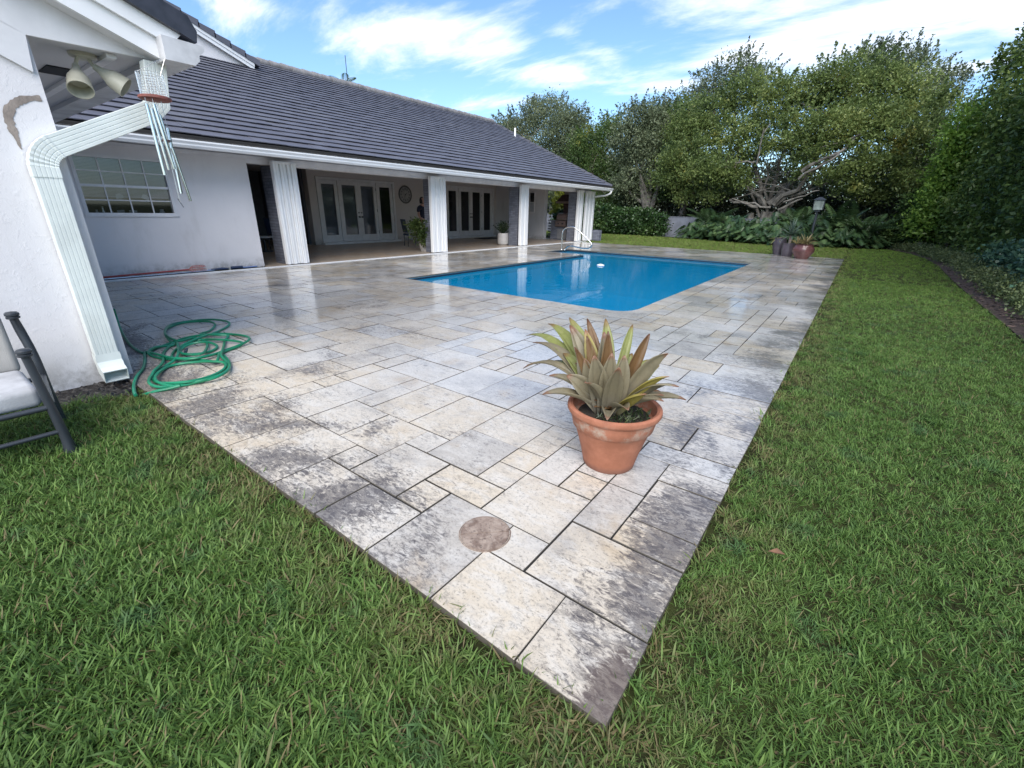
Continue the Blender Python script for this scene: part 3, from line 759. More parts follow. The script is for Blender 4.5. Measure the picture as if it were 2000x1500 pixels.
for r_ in range(20):
    u0 = r_ * 0.42; rk.add([(EX - (u0 + q[0]) * ca + q[2] * sa, 21.93 + q[1], EZ + (u0 + q[0]) * sa + q[2] * ca) for q in
        [(0, 0, .05), (0, .09, .05), (.45, .09, .02), (.45, 0, .02), (0, 0, -.12), (0, .09, -.12), (.45, .09, -.12), (.45, 0, -.12)]], [(0, 1, 2, 3), (4, 7, 6, 5), (0, 4, 5, 1), (1, 5, 6, 2), (3, 7, 4, 0), (2, 6, 7, 3)], random.random())
tag(rk.build('rake_tile', M['tile'], roof), kind='stuff')
gw = MB().prism([(HI, 2.4), (RX, RZ - .2), (2 * RX - HI, 2.4)], 21.5, 21.7, 'XZ'); part('gable_wall', gw, M['stucco'])
vp = onX(1033, 283, -15.9)
part('vent_pipe', MB().tube([(-15.9, 21.3, 4.9), (-15.9, 21.3, 5.42)], .05, 8), M['white'], smooth=True)

# cross gable rising out of the main roof
DXW = -16.9
s_d = 0.385
def dz(y): return 5.56 + (8.33 - y) * s_d
g_ = MB().prism([(8.30, dz(8.30) - .2), (8.30, dz(8.30)), (1.0, dz(1.0)), (1.0, 4.0)], DXW - .1, DXW, 'YZ'); part('dormer_wall', g_, M['stucco'])
bb = MB()
bb.prism([(8.45, dz(8.45) - .13), (8.45, dz(8.45) - .03), (1.0, dz(1.0) - .03), (1.0, dz(1.0) - .13)], DXW + .10, DXW + .13, 'YZ')
bb.prism([(8.45, dz(8.45) - .03), (8.45, dz(8.45) + .055), (1.0, dz(1.0) + .055), (1.0, dz(1.0) - .03)], DXW + .10, DXW + .16, 'YZ')
part('bargeboard', bb, M['white'])
dr = part('dormer_roof', MB().prism([(8.6, dz(8.6) + .06), (8.6, dz(8.6) + .10), (1.0, dz(1.0) + .10), (1.0, dz(1.0) + .06)], -22, DXW + .13, 'YZ'), M['tile'])
y = 8.62; k = 0
while y > 4.5:
    m = MB(); y2 = y - .40
    m.prism([(y, dz(y) + .06), (y, dz(y) + .24), (y2 - .03, dz(y2) + .19), (y2 - .03, dz(y2) + .06)], DXW - .12, DXW + .19, 'YZ', random.random())
    m.build('rake_tile', M['tile'], dr); y = y2

# kitchen window
win = thing('x', None, None); bpy.data.objects.remove(win)
wf = MB(); xf0, xf1 = HW - .09, HW - .025
wf.box(xf0, HW + .012, WY0, WY0 + .05, WZ0, WZ1); wf.box(xf0, HW + .012, WY1 - .05, WY1, WZ0, WZ1); wf.box(xf0, HW + .012, WY0 + .05, WY1 - .05, WZ1 - .045, WZ1)
wf.box(xf0, HW + .03, WY0 - .01, WY1 + .01, WZ0 - .035, WZ0 + .03)
zm = WZ0 + .03 + (WZ1 - WZ0 - .075) * .5
wf.box(xf0, xf1 + .02, WY0 + .05, WY1 - .05, zm - .022, zm + .022)
cw = (WY1 - WY0 - .10) / 4; rows = [(WZ0 + .03, zm - .022), (zm + .022, WZ1 - .045)]
window = part('window', wf, M['trim'], label='white framed sash window with sixteen panes near the wing')
mu_ = MB()
for k in range(1, 4):
    for z0, z1 in rows: mu_.box(xf1 - .02, xf1 + .004, WY0 + .05 + k * cw - .009, WY0 + .05 + k * cw + .009, z0, z1)
for z0, z1 in rows: mu_.box(xf1 - .018, xf1 + .006, WY0 + .05, WY1 - .05, (z0 + z1) / 2 - .009, (z0 + z1) / 2 + .009)
mu_.build('muntin', M['trim'], window)
for k in range(4):
    for z0, z1 in rows:
        zc_ = (z0 + z1) / 2
        for a, b in ((z0, zc_ - .009), (zc_ + .009, z1)):
            MB().box(xf1 - .016, xf1 - .012, WY0 + .05 + k * cw + .009 - .018 * (k == 0) * 0, WY0 + .05 + (k + 1) * cw - .009, a, b).build('pane', M['pane'], window)
bl = MB(); z = WZ1 - .05
while z > 1.49:
    bl.box(xf0 - .005, xf0 + .015, WY0 + .03, WY1 - .03, z - .020, z - .003); z -= .023
bl.box(xf0 - .01, xf0 + .018, WY0 + .03, WY1 - .03, 1.46, 1.488)
tag(bl.build('blind', M['blind'], window), kind='stuff')
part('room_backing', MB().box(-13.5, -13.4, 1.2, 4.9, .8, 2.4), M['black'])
part('window_shelf', MB().box(-12.0, HI + .08, WY0, WY1, WZ0 - .06, WZ0 - .02), M['trim'])
# objects on the sill inside
sill_z = WZ0 - .02
for k, (yy, r, h, mm) in enumerate(((2.40, .025, .10, 'potwhite'), (2.50, .018, .16, 'steel'), (2.62, .03, .07, 'potwhite'), (3.42, .05, .12, 'potwhite'))):
    b_ = MB().lathe([(0, 0), (r, 0), (r * 1.1, h * .4), (r * .6, h * .75), (r * .7, h), (0, h)], (HI + .12, yy, sill_z), 12).build('jar', M[mm], None, True)
    tag(b_, ['small pale jar at the left end of the window sill', 'slim metal bottle on the window sill beside the pale jars', 'low pale cup on the sill right of the metal bottle', 'rounded pale pot at the right end of the window sill'][k], 'jar', 'small vessels on the kitchen window sill')
for k, (yy, wd) in enumerate(((2.76, .10), (2.95, .11))):
    b_ = MB().bevbox(HI + .08, HI + .14, yy - wd / 2, yy + wd / 2, sill_z, sill_z + .10, .01).build('packet', M['potwhite'])
    tag(b_, ['left white packet lying on the kitchen window sill', 'right white packet lying on the kitchen window sill'][k], 'packet', 'white packets on the window sill')
for k, (px, py, a) in enumerate(((233, 383, .1), (284, 385, -.4))):
    P = onX(px, py, xf1 - .03)
    wdt, hgt_ = .062, .045
    q = [(-wdt, -hgt_), (wdt, -hgt_ * .8), (wdt * .9, hgt_ * .3), (.1 * wdt, hgt_), (-wdt * .8, hgt_ * .7)]
    q = [(P[1] + c_ * math.cos(a) - d_ * math.sin(a), P[2] + c_ * math.sin(a) + d_ * math.cos(a)) for c_, d_ in q]
    tag(MB().prism(q, xf1 - .0245, xf1 - .0215, 'YZ').build('paper_note', M['white']), ['left pale paper note stuck inside the kitchen window', 'right pale paper note stuck inside the kitchen window'][k], 'note', 'paper notes in the window')

# brick piers and shutters
def bricks(mb, x0, x1, y0, y1, z0, z1, faces='xy', bw=.20, bh=.068, j=.010):
    """proud brick faces on a core box: running bond on the +X and -Y faces (and -X)"""
    r_ = 0; z = z0
    while z < z1 - .02:
        zt = min(z1, z + bh - j); off = bw / 2 if r_ % 2 else 0
        if 'x' in faces:
            a = y0 - .008 - off
            while a < y1:
                s0, s1 = max(y0 - .008, a), min(y1 + .008, a + bw - j)
                if s1 - s0 > .03: mb.box(x1 - .002, x1 + .008, s0, s1, z, zt, random.random())
                a += bw
        if 'y' in faces:
            a = x0 - off
            while a < x1:
                s0, s1 = max(x0, a), min(x1 - .004, a + bw - j)
                if s1 - s0 > .03: mb.box(s0, s1, y0 - .008, y0 + .002, z, zt, random.random())
                a += bw
        z += bh; r_ += 1
def pier(x0, x1, y0, y1, z1, label, faces='xy'):
    p_ = part('brick_pier', MB().box(x0, x1, y0, y1, 0, z1), M['mortar'], label=label)
    mb = MB(); bricks(mb, x0, x1, y0, y1, .005, z1, faces)
    tag(mb.build('brick', M['brick'], p_), kind='stuff')
pier(-11.9, -11.33, 5.75, 6.2, 2.25, 'grey brick pier behind the nearest shutter stack')
pier(-11.66, -11.33, 10.72, 11.12, 2.25, 'grey brick pier beside the leafy pale pot')
pier(-11.78, -11.33, 15.48, 15.88, 2.25, 'grey brick pier beside the dark leaved pale pot')
pier(-11.72, -11.2, 20.18, 20.6, 2.25, 'grey brick pier beside the barbecue')
pier(-11.1, -10.72, 21.75, 22.0, .52, 'low grey brick stub at the far house corner')
def shutter(y0, y1, label, n):
    sx = -11.06
    root = part('storm_shutter', MB().box(sx - .15, sx - .02, y0 + .02, y1 - .02, 2.27, 2.325), M['white'], label=label)
    wd = (y1 - y0) / n
    for k in range(n):
        m = MB(); a, b = y0 + k * wd, y0 + (k + 1) * wd - .006
        d0 = [0.0, .035, .012, .045, .02][k % 5] + random.uniform(0, .01)
        mid = (a + b) / 2; zb = .035 + random.uniform(-.004, .004)
        poly = [(sx - .13, a), (sx - .03 - d0, a), (sx - d0, a + wd * .12), (sx - .006 - d0, mid), (sx - d0, b - wd * .12), (sx - .03 - d0, b), (sx - .13, b)]
        m.prism([(u_, v_) for u_, v_ in poly], zb, 2.285, 'XY')
        m.build('shutter_blade', M['white'], root)
    MB().box(sx - .12, sx - .05, y0 + wd, y1 - wd, 0.019, .033).build('shutter_foot', M['iron'], root)
shutter(5.62, 6.21, 'nearest white folded storm shutter stack', 7)
shutter(10.50, 11.15, 'white folded storm shutter stack by the leafy pale pot', 6)
shutter(15.36, 15.93, 'white folded storm shutter stack by the dark leaved pot', 4)
shutter(20.02, 20.58, 'left one of the two white shutter stacks at the far corner', 4)
shutter(20.82, 21.70, 'right one of the two white shutter stacks at the far corner', 5)

# french doors with sidelights
def door_unit(y0, y1, zt, blinds):
    fr_ = MB(); xw = -16.40
    fr_.box(xw - .12, xw + .03, y0, y0 + .09, .08, zt); fr_.box(xw - .12, xw + .03, y1 - .09, y1, .08, zt); fr_.box(xw - .12, xw + .03, y0 + .09, y1 - .09, zt - .09, zt)
    fr_.box(xw - .12, xw + .22, y0 - .05, y1 + .05, 0.003, .08)
    yy0, yy1 = y0 + .09, y1 - .09; tot = yy1 - yy0
    e_ = [yy0, yy0 + tot * .24, yy0 + tot * .50, yy0 + tot * .76, yy1]
    for k in (1, 3): fr_.box(xw - .11, xw + .025, e_[k] - .03, e_[k] + .03, .081, zt - .09)
    f_o = part('door_frame', fr_, M['trim'])
    for k in range(4):
        a, b = e_[k] + (.031 if k in (1, 3) else .001), e_[k + 1] - (.031 if k in (0, 2) else .001)
        if k == 1: b -= .003
        z0, z1 = .085, zt - .094; sw = .13
        m = MB(); xa, xb_ = xw - .08, xw - .03 + (.02 if k in (1, 2) else 0)
        m.box(xa, xb_, a, a + sw, z0, z1); m.box(xa, xb_, b - sw, b, z0, z1); m.box(xa, xb_, a + sw, b - sw, z1 - .14, z1); m.box(xa, xb_, a + sw, b - sw, z0, z0 + .25)
        d_o = part('door' if k in (1, 2) else 'sidelight', m, M['trim'])
        MB().box(xw - .06, xw - .054, a + sw, b - sw, z0 + .25, z1 - .14).build('pane', M['pane'] if blinds and k < 3 else M['glass'], d_o)
        if blinds and k < 3:
            bm_ = MB(); z = z1 - .15
            while z > z0 + .27: bm_.box(xw - .10, xw - .088, a + sw, b - sw, z - .034, z); z -= .042
            tag(bm_.build('blind', M['blind'], d_o), kind='stuff')
        if k in (1, 2):
            hy = b - .06 if k == 1 else a + .06
            hm = MB(); hm.lathe([(.0, .07), (.03, .07), (.034, .045), (.015, .03), (.028, .0)], (xb_, hy, 1.0), 10, axis='X'); hm.lathe([(0, .03), (.024, .03), (.024, 0)], (xb_, hy, 1.16), 10, axis='X')
            hm.build('handle', M['iron'], d_o, True)
            for zz in (.35, 1.2, 2.0):
                MB().box(xb_, xb_ + .012, (a if k == 1 else b) - .012, (a if k == 1 else b) + .012, zz, zz + .11).build('hinge', M['iron'], d_o)
door_unit(9.81, 13.39, 2.39, True)
door_unit(16.49, 20.11, 2.43, False)
# end wall window and its frame
ew = MB(); ew.box(-14.12, -13.80, 20.295, 20.32, 1.28, 2.26)
ew_o = part('end_window', ew, M['trim'], label='narrow dark window in the lanai end wall')
MB().box(-14.08, -13.84, 20.288, 20.296, 1.80, 2.22).build('pane', M['glass'], ew_o); MB().box(-14.08, -13.84, 20.288, 20.296, 1.33, 1.76).build('pane', M['blind'], ew_o)

# near wing with its gable end towards the lawn
SR = 0.385
def rk_z(y, base): return base + (1.61 - y) * SR
w = MB(); w.prism([(-6, -.02), (WY, -.02), (WY, 2.43), (-.5, 2.43 + (WY + .5) * SR), (-6, 2.43 + (WY + .5) * SR)], WX - .2, WX, 'YZ')
w.box(-11.3, WX - .2, WY - .2, WY, -.02, 2.43)
wing = part('wing_wall', w, M['stucco'])
fz = MB().prism([(-5, 2.274 + 5.752 * .5), (.752, 2.274), (.885, 2.205), (.905, 2.42), (1.52, 2.435), (1.64, rk_z(1.64, 2.45)), (-5, rk_z(-5, 2.45))], WX + .004, WX + .03, 'YZ')
part('frieze', fz, M['trim'])
bb = MB()
bb.prism([(1.63, rk_z(1.63, 2.42)), (1.69, rk_z(1.69, 2.55)), (-5, rk_z(-5, 2.55)), (-5, rk_z(-5, 2.42))], WX + .16, WX + .19, 'YZ')
bb.prism([(1.69, rk_z(1.69, 2.55)), (1.77, rk_z(1.77, 2.665)), (-5, rk_z(-5, 2.665)), (-5, rk_z(-5, 2.55))], WX + .16, WX + .225, 'YZ')
part('bargeboard', bb, M['white'])
part('rake_soffit', MB().prism([(1.62, rk_z(1.62, 2.425)), (1.62, rk_z(1.62, 2.45)), (-5, rk_z(-5, 2.45)), (-5, rk_z(-5, 2.425))], WX + .03, WX + .16, 'YZ'), M['trim'])
sf = MB().box(-11.3, WX + .004, WY, 1.58, 2.435, 2.46); sf.box(-11.3, WX + .02, 1.58, 1.60, 2.39, 2.62)
soff_w = part('soffit', sf, M['soffit'])
vq = gnd(112, 140, 2.425); sv = MB().box(vq[0] - .17, vq[0] + .17, vq[1] - .09, vq[1] + .09, 2.425, 2.438); part('soffit_vent', sv, M['black'], label='black square vent in the wing soffit')
part('soffit_bead', MB().box(-11.3, WX - .05, 1.34, 1.40, 2.405, 2.434), M['trim'])
wr = MB().prism([(1.83, rk_z(1.83, 2.68)), (1.83, rk_z(1.83, 2.72)), (-5, rk_z(-5, 2.72)), (-5, rk_z(-5, 2.68))], -12, WX + .14, 'YZ')
wro = part('wing_roof', wr, M['tile'])
y = 1.86
for k in range(9):
    y2 = y - .46
    m = MB()
    m.prism([(y, rk_z(y, 2.665)), (y + .015, rk_z(y, 2.74)), (y - .03, rk_z(y - .03, 2.82)), (y2 + .01, rk_z(y2 + .01, 2.80)), (y2 + .01, rk_z(y2 + .01, 2.66))], WX + .0, WX + .27, 'YZ', random.random())
    m.build('rake_tile', M['rake'], wro); y = y2
# wing gutter along its eave, end cap towards the lawn
gpy = [(1.605, 2.40), (1.80, 2.40), (1.84, 2.44), (1.84, 2.47), (1.885, 2.51), (1.885, 2.545), (1.605, 2.555)]
part('gutter', MB().prism(gpy, -11.2, WX + .31, 'YZ'), plain('weathered_grey_gutter', (0.52, 0.52, 0.53), .42, var=.25, scale=4))
ds = MB(); DW = .074
def ds_profile(y0, y1, x_in, x_out):
    # ribbed rectangular pipe section (X depth, Y width), ribs on the face
    n = 6; pts = [(x_in, y0)]
    for k in range(n):
        a = y0 + (y1 - y0) * (k + .12) / n; b = y0 + (y1 - y0) * (k + .5) / n
        pts += [(x_out, a - (y1 - y0) * .06 if k else y0 + .004), (x_out, a + .0), (x_out - .009, a + .006), (x_out - .009, b)]
    pts += [(x_out, y1 - .004), (x_out, y1), (x_in, y1)]
    return pts
def sweep_rect(frames, mb, prof):
    """prof: list of (w, d) in each frame's (W, D) axes"""
    n = len(prof); vs = []
    for c0, Wv, Dv in frames:
        for a, b in prof: vs.append(Vector(c0) + Vector(Wv) * a + Vector(Dv) * b)
    fs = [(i * n + k, i * n + (k + 1) % n, (i + 1) * n + (k + 1) % n, (i + 1) * n + k) for i in range(len(frames) - 1) for k in range(n)]
    fs += [tuple(range(n))[::-1], tuple((len(frames) - 1) * n + k for k in range(n))]
    mb.add(vs, fs)
prof = [(-DW, 0), (-DW, .09)]
for k in range(6):
    a = -DW + 2 * DW * k / 6; st_ = 2 * DW / 6
    prof += [(a + st_ * .06, .0935), (a + st_ * .14, .096), (a + st_ * .86, .096), (a + st_ * .94, .0935)]
prof += [(DW, .09), (DW, 0)]
yc = .772
dso = thing('tmp', None, None); bpy.data.objects.remove(dso)
m = MB(); sweep_rect([((WX + .012, yc, 0.20), (0, 1, 0), (1, 0, 0)), ((WX + .012, yc, 1.60), (0, 1, 0), (1, 0, 0))], m, prof)
dso = part('downspout', m, M['mint'], label='mint white ribbed downspout on the wing wall')
# elbow and raking length up to the gutter
el = MB(); frames = []
ce = Vector((WX + .012, yc + .17, 1.60)); Rr = .17
a_end = rad(64)
for k in range(15):
    a = a_end * k / 14
    c0 = ce + Vector((0, -math.cos(a) * Rr, math.sin(a) * Rr)); bulge = 1.0 + (.05 if k % 2 else 0.0)
    frames.append((c0, Vector((0, math.cos(a), -math.sin(a))) * bulge, Vector((1, 0, 0)) * bulge))
sweep_rect(frames, el, prof); el.build('elbow', M['mint'], dso)
c1 = frames[-1][0]; dirv = Vector((0, math.sin(a_end), math.cos(a_end))); wv = Vector((0, math.cos(a_end), -math.sin(a_end)))
c2 = c1 + dirv * 0.70
m = MB(); sweep_rect([(c1, wv, (1, 0, 0)), (c2, wv, (1, 0, 0))], m, prof); m.build('raking_pipe', M['mint'], dso)
m = MB(); sweep_rect([(c2, wv, (1, 0, 0)), (c2 + Vector((0, .06, .06)), Vector((0, 1, -.3)), (1, 0, 0)), (Vector((WX + .012, c2.y + .10, 2.41)), (0, 1, 0), (1, 0, 0))], m, prof); m.build('upper_elbow', M['mint'], dso)
# collar rings and shoe at the foot
for z0, z1 in ((1.545, 1.61),):
    m = MB(); big_ = [(a * 1.04, b * 1.05 + .001) for a, b in prof]; sweep_rect([((WX + .011, yc, z0), (0, 1, 0), (1, 0, 0)), ((WX + .011, yc, z1), (0, 1, 0), (1, 0, 0))], m, big_); m.build('collar', M['mint'], dso)
m = MB(); fr2 = []
box_prof = [(-DW, 0), (-DW, .095), (DW, .095), (DW, 0)]
for k, (dx, zz, tilt) in enumerate(((0, .24, 0), (.0, .19, .15), (.014, .135, .45), (.045, .085, .85), (.095, .045, 1.15), (.165, .018, 1.30))):
    b_ = 1.05 + (.04 if k in (1, 3) else 0)
    fr2.append(((WX + .012 + dx, yc, zz), Vector((0, 1, 0)) * b_, Vector((math.cos(tilt), 0, math.sin(tilt))) * b_))
n4 = 4; vs = []
for c0, Wv, Dv in fr2:
    for a, b in box_prof: vs.append(Vector(c0) + Wv * a + Dv * b)
fs = [(i * 4 + k, i * 4 + (k + 1) % 4, (i + 1) * 4 + (k + 1) % 4, (i + 1) * 4 + k) for i in range(5) for k in range(4)]
# inner skin so the mouth reads as hollow
vi = []
for c0, Wv, Dv in fr2[2:]:
    for a, b in [(-DW * .94, .006), (-DW * .94, .089), (DW * .94, .089), (DW * .94, .006)]: vi.append(Vector(c0) + Wv * a + Dv * b)
nb = len(vs); fi = [(nb + i * 4 + k, nb + (i + 1) * 4 + k, nb + (i + 1) * 4 + (k + 1) % 4, nb + i * 4 + (k + 1) % 4) for i in range(3) for k in range(4)]
rim = [(20 + k, 20 + (k + 1) % 4, nb + 12 + (k + 1) % 4, nb + 12 + k) for k in range(4)]
m.add(vs + vi, fs + fi + rim + [(nb, nb + 1, nb + 2, nb + 3)]); m.build('shoe', M['mint'], dso)
# patch of bare plaster: a hooked smear
pc = [(80, 192, 8), (60, 192, 9), (40, 196, 11), (22, 208, 13), (16, 226, 13), (21, 244, 12), (28, 260, 10), (34, 272, 6), (39, 286, 3), (43, 292, 1)]
cl = catmull([onX(px, py, WX + .003) for px, py, r in pc], 5); wr_ = np.interp(np.linspace(0, 1, len(cl)), np.linspace(0, 1, len(pc)), [r for *_, r in pc])
vs = []
for i, p_ in enumerate(cl):
    d_ = cl[min(i + 1, len(cl) - 1)] - cl[max(i - 1, 0)]; nrm = np.array([0, -d_[2], d_[1]]); nrm /= np.linalg.norm(nrm) + 1e-9
    hw = wr_[i] * 0.0020 * random.uniform(.75, 1.2)
    vs += [p_ + nrm * hw, p_ - nrm * hw]
part('bare_patch', MB().add(vs, [(2 * i, 2 * i + 1, 2 * i + 3, 2 * i + 2) for i in range(len(cl) - 1)]), M['bare'], label='hooked smear of bare brown plaster on the wing wall')

# ================================================================== THINGS BY THE WING
# twin floodlight under the soffit
fb = gnd(160, 105, 2.434)
flt = thing('floodlight', 'cream twin head floodlight under the wing soffit', 'floodlight', tuple(fb))
MB().lathe([(0, 0), (.085, 0), (.082, -.022), (.055, -.036), (0, -.038)], tuple(fb), 20).build('base', M['lampcream'], flt, True)
def head(a, b, name='lamp_head'):
    a, b = Vector(a), Vector(b); d_ = (b - a); L = d_.length; d_.normalize(); q = d_.to_track_quat('Z', 'Y')
    m = MB().lathe([(.0, 0), (.022, .0), (.026, .035), (.050, L * .42), (.062, L * .52), (.066, L * .55), (.078, L), (.073, L), (.062, L * .60), (.0, L * .45)], (0, 0, 0), 20)
    m.v = [tuple(a + q @ Vector(p_)) for p_ in m.v]
    h_o = m.build(name, M['lampcream'], flt, True)
    MB().tube([(fb[0] + (a.x - fb[0]) * .6, fb[1] + (a.y - fb[1]) * .6, 2.40), a - d_ * .01, a + d_ * .03], .012, 8).build('knuckle', M['lampcream'], h_o, True)
head(onX(148, 128, -5.0), onX(158, 176, -4.86)); head(onX(184, 130, -5.0), onX(246, 172, -4.93))
# wind chime on the gutter
chm = thing('wind_chime', 'wind chime with metal tubes and rust red disc hanging from the gutter', 'wind chime', (-4.5, 1.48, 2.13))
wb = MB(); cx, cy, cz0, cz1, rc = -4.5, 1.475, 2.135, 2.285, .082
for k in range(26):
    a = 2 * math.pi * k / 26; wb.tube([(cx + rc * math.cos(a), cy + rc * math.sin(a), cz0), (cx + rc * math.cos(a), cy + rc * math.sin(a), cz1)], .0012, 4, False)
for k in range(10):
    z = cz0 + (cz1 - cz0) * k / 9; wb.tube([(cx + rc * math.cos(2 * math.pi * i / 24), cy + rc * math.sin(2 * math.pi * i / 24), z) for i in range(25)], .0012, 4, False)
wb.build('wire_basket', M['steel'], chm)
MB().lathe([(0, -.012), (.090, -.014), (.104, -.006), (.104, .008), (.092, .014), (0, .014)], (cx, cy, 2.125), 26).build('top_disc', plain('rusty_red_disc', (.23, .075, .06), .7, var=.3, scale=20), chm, True)
cords = MB()
for a, b in (((cx, cy - .07, cz1), (cx - .01, 1.58, 2.40)), ((cx, cy + .07, cz1), (cx - .01, 1.60, 2.40)), ((cx, cy, 2.12), (cx + .01, 1.475, 1.40))): cords.tube([a, b], .0015, 4, False)
tubes = [((286, 203), (322, 342)), ((300, 203), (340, 330)), ((296, 212), (330, 332)), ((312, 225), (347, 333)), ((327, 250), (354, 378)), ((336, 290), (372, 393))]
for k, (p0, p1) in enumerate(tubes):
    xx = cx + (.05, .07, -.03, -.05, .0, .06)[k]
    A, B = onX(*p0, xx), onX(*p1, xx)
    MB().tube([A, B], .0118, 10).build('chime_tube', M['chrome'], chm, True); cords.tube([(xx, A[1], 2.12), A], .0012, 4, False)
cords.build('cord', M['steel'], chm)
sk = onX(325, 275, cx); MB().lathe([(0, -.008), (.03, -.006), (.03, .006), (0, .008)], tuple(sk), 14).build('striker', M['glaze_red'], chm, True)
sa_, sb_ = onX(347, 388, cx), onX(359, 405, cx); MB().tube([sa_, sb_], .006, 6, sx=.4).build('wind_sail', M['iron'], chm)

# bench at the left edge
bn = thing('garden_bench', 'charcoal metal garden bench with pale cushions against the wing wall', 'bench', (-3.8, -.3, 0))
fp, rp = (-3.52, .275), (-4.11, .33)
def post(x, y, h, rear=False):
    m = MB()
    if rear: pts = [(x, y, -.03), (x + .01, y, .2), (x + .0, y - .005, .45), (x - .02, y - .02, h - .12), (x, y - .03, h - .03)]
    else: pts = [(x, y, -.03), (x, y, .06), (x, y - .01, .25), (x, y - .03, h - .03)]
    rr = [.030, .021, .023, .024, .020][:len(pts)] if rear else [.036, .025, .022, .020]
    m.tube(catmull(pts, 4), list(np.interp(np.linspace(0, 1, 4 * (len(pts) - 1) + 1), np.linspace(0, 1, len(pts)), rr)), 12)
    o = m.build('post', M['iron'], bn, True)
    MB().lathe([(.021, -.04), (.032, -.036), (.034, -.026), (.028, -.022), (.034, -.016), (.034, -.004), (.026, .004), (.010, .007), (0, .008)], (x, y - .03, h), 18).build('cap', M['iron'], o, True)
post(*fp, .63); post(*rp, .74, True)
post(fp[0], fp[1] - 1.15, .63); post(rp[0], rp[1] - 1.15, .74, True)
for z, r, n_ in ((.28, .016, 'seat_rail'), (.122, .013, 'stretcher')):
    MB().tube([(fp[0], fp[1] - .01, z), (fp[0], fp[1] - 1.15, z)], r, 10).build(n_, M['iron'], bn, True)
MB().tube([(rp[0] + .005, rp[1], .30), (rp[0] + .005, rp[1] - 1.15, .30)], .016, 8).build('rear_rail', M['iron'], bn, True)
m = MB(); m.tube([(fp[0], fp[1], .30), (rp[0], rp[1], .32)], .013, 8); m.build('side_rail', M['iron'], bn, True)
def cushion(x0, x1, y0, y1, z0, z1, name, mat):
    m = MB().box(x0, x1, y0, y1, z0, z1); o = m.build(name, mat, bn)
    b_ = o.modifiers.new('bevel', 'BEVEL'); b_.width = .035; b_.segments = 4
    o.data.polygons.foreach_set('use_smooth', [True] * len(o.data.polygons)); return o
cushion(-4.06, -3.545, -.86, .245, .285, .40, 'seat_cushion', M['fabric'])
o = cushion(-4.20, -4.10, -.84, .250, .36, .74, 'back_cushion', M['fabric_beige'])

# garden hose
L1 = [(222, 603), (228, 622), (236, 644), (250, 668), (268, 684), (286, 690)]
A_ = [(300, 682), (328, 672), (362, 660), (400, 654), (440, 652), (478, 656), (487, 663), (468, 674), (440, 684), (418, 692), (380, 700), (338, 702), (302, 697), (290, 688), (304, 678), (340, 674), (330, 664), (322, 648), (334, 634), (372, 627), (414, 624), (444, 628), (446, 636), (424, 648), (400, 656),
      (370, 668), (345, 682), (336, 694), (344, 700), (400, 697), (452, 682), (474, 670), (440, 664), (390, 664), (356, 676), (350, 688), (376, 692), (412, 686), (424, 676), (404, 668), (372, 672), (352, 684), (362, 692), (396, 690), (404, 670), (380, 660), (350, 666), (325, 655), (326, 642), (360, 630), (406, 628), (420, 634), (410, 646), (392, 652), (424, 654), (446, 656), (440, 664), (436, 680), (432, 694), (442, 706), (448, 718), (436, 730), (400, 742), (352, 752), (312, 756), (292, 748), (296, 734), (318, 718), (340, 704), (348, 690), (344, 668), (320, 688), (318, 708), (300, 726), (298, 742), (318, 748), (364, 746), (408, 736), (436, 722), (440, 710), (420, 706), (372, 708), (330, 716), (306, 732), (308, 746), (340, 754), (380, 748), (424, 736), (447, 720), (446, 704), (430, 690), (426, 700), (420, 706), (390, 703), (340, 700), (300, 690), (284, 688), (283, 705), (279, 720), (268, 734), (262, 750), (262, 764), (265, 772)]
hp = []
for k, (px, py) in enumerate(L1 + A_):
    z = .012 + .030 * (0.5 + .5 * math.sin(k * 1.7)) * (1 if 8 < k < len(L1 + A_) - 6 else 0)
    if k == 0: z = .25
    elif k == 1: z = .14
    elif k == 2: z = .05
    hp.append(gnd(px, py, z))
hz = thing('garden_hose', 'tangled green garden hose in loops on the deck by the wing corner', 'hose', (-5, 1.5, 0))
MB().tube(catmull(hp, 5), .0125, 8).build('hose_length', M['hose'], hz, True)
tail = [gnd(px, py, z) for px, py, z in ((352, 753, .035), (330, 759, .02), (310, 763, .012), (292, 768, -.005), (280, 771, -.03))]
MB().tube(catmull(tail, 5), .0125, 8).build('hose_end', M['hose'], hz, True)
nz = gnd(362, 689, .05); MB().tube([nz, nz + np.array([-.05, .02, .0]), nz + np.array([-.1, .05, .01])], [.014, .017, .010], 8).build('nozzle', M['iron'], hz, True)

# fruit picker and pool pole lying against the house wall
pk = thing('fruit_picker', 'red fruit picker pole with wire basket lying along the house wall', 'fruit picker', (-11.2, 2.8, .03))
MB().tube([(-11.22, 1.4, .045), (-11.22, 3.55, .075)], .016, 8).build('pole', M['red'], pk, True)
m = MB()
for k in range(9):
    a = 2 * math.pi * k / 9
    m.tube([(-11.20 + .015 * math.cos(a), 3.55, .075 + .015 * math.sin(a)), (-11.20 + .065 * math.cos(a), 3.62, .085 + .065 * math.sin(a)), (-11.20 + .07 * math.cos(a), 3.78, .085 + .07 * math.sin(a)), (-11.20 + .05 * math.cos(a), 3.86, .085 + .055 * math.sin(a))], .006, 5)
for yy, rr in ((3.64, .067), (3.78, .071)): m.tube([(-11.20 + rr * math.cos(2 * math.pi * k / 14), yy, .085 + rr * math.sin(2 * math.pi * k / 14)) for k in range(15)], .005, 5, False)
m.build('basket', M['redwire'], pk)
pp = thing('pool_pole', 'blue telescopic pool pole with dark grips lying along the house wall', 'pole', (-11.12, 4, .03))
MB().tube([(-11.20, 3.9, .03), (-11.24, 4.95, .03)], .016, 8).build('pole', M['bluepole'], pp, True)
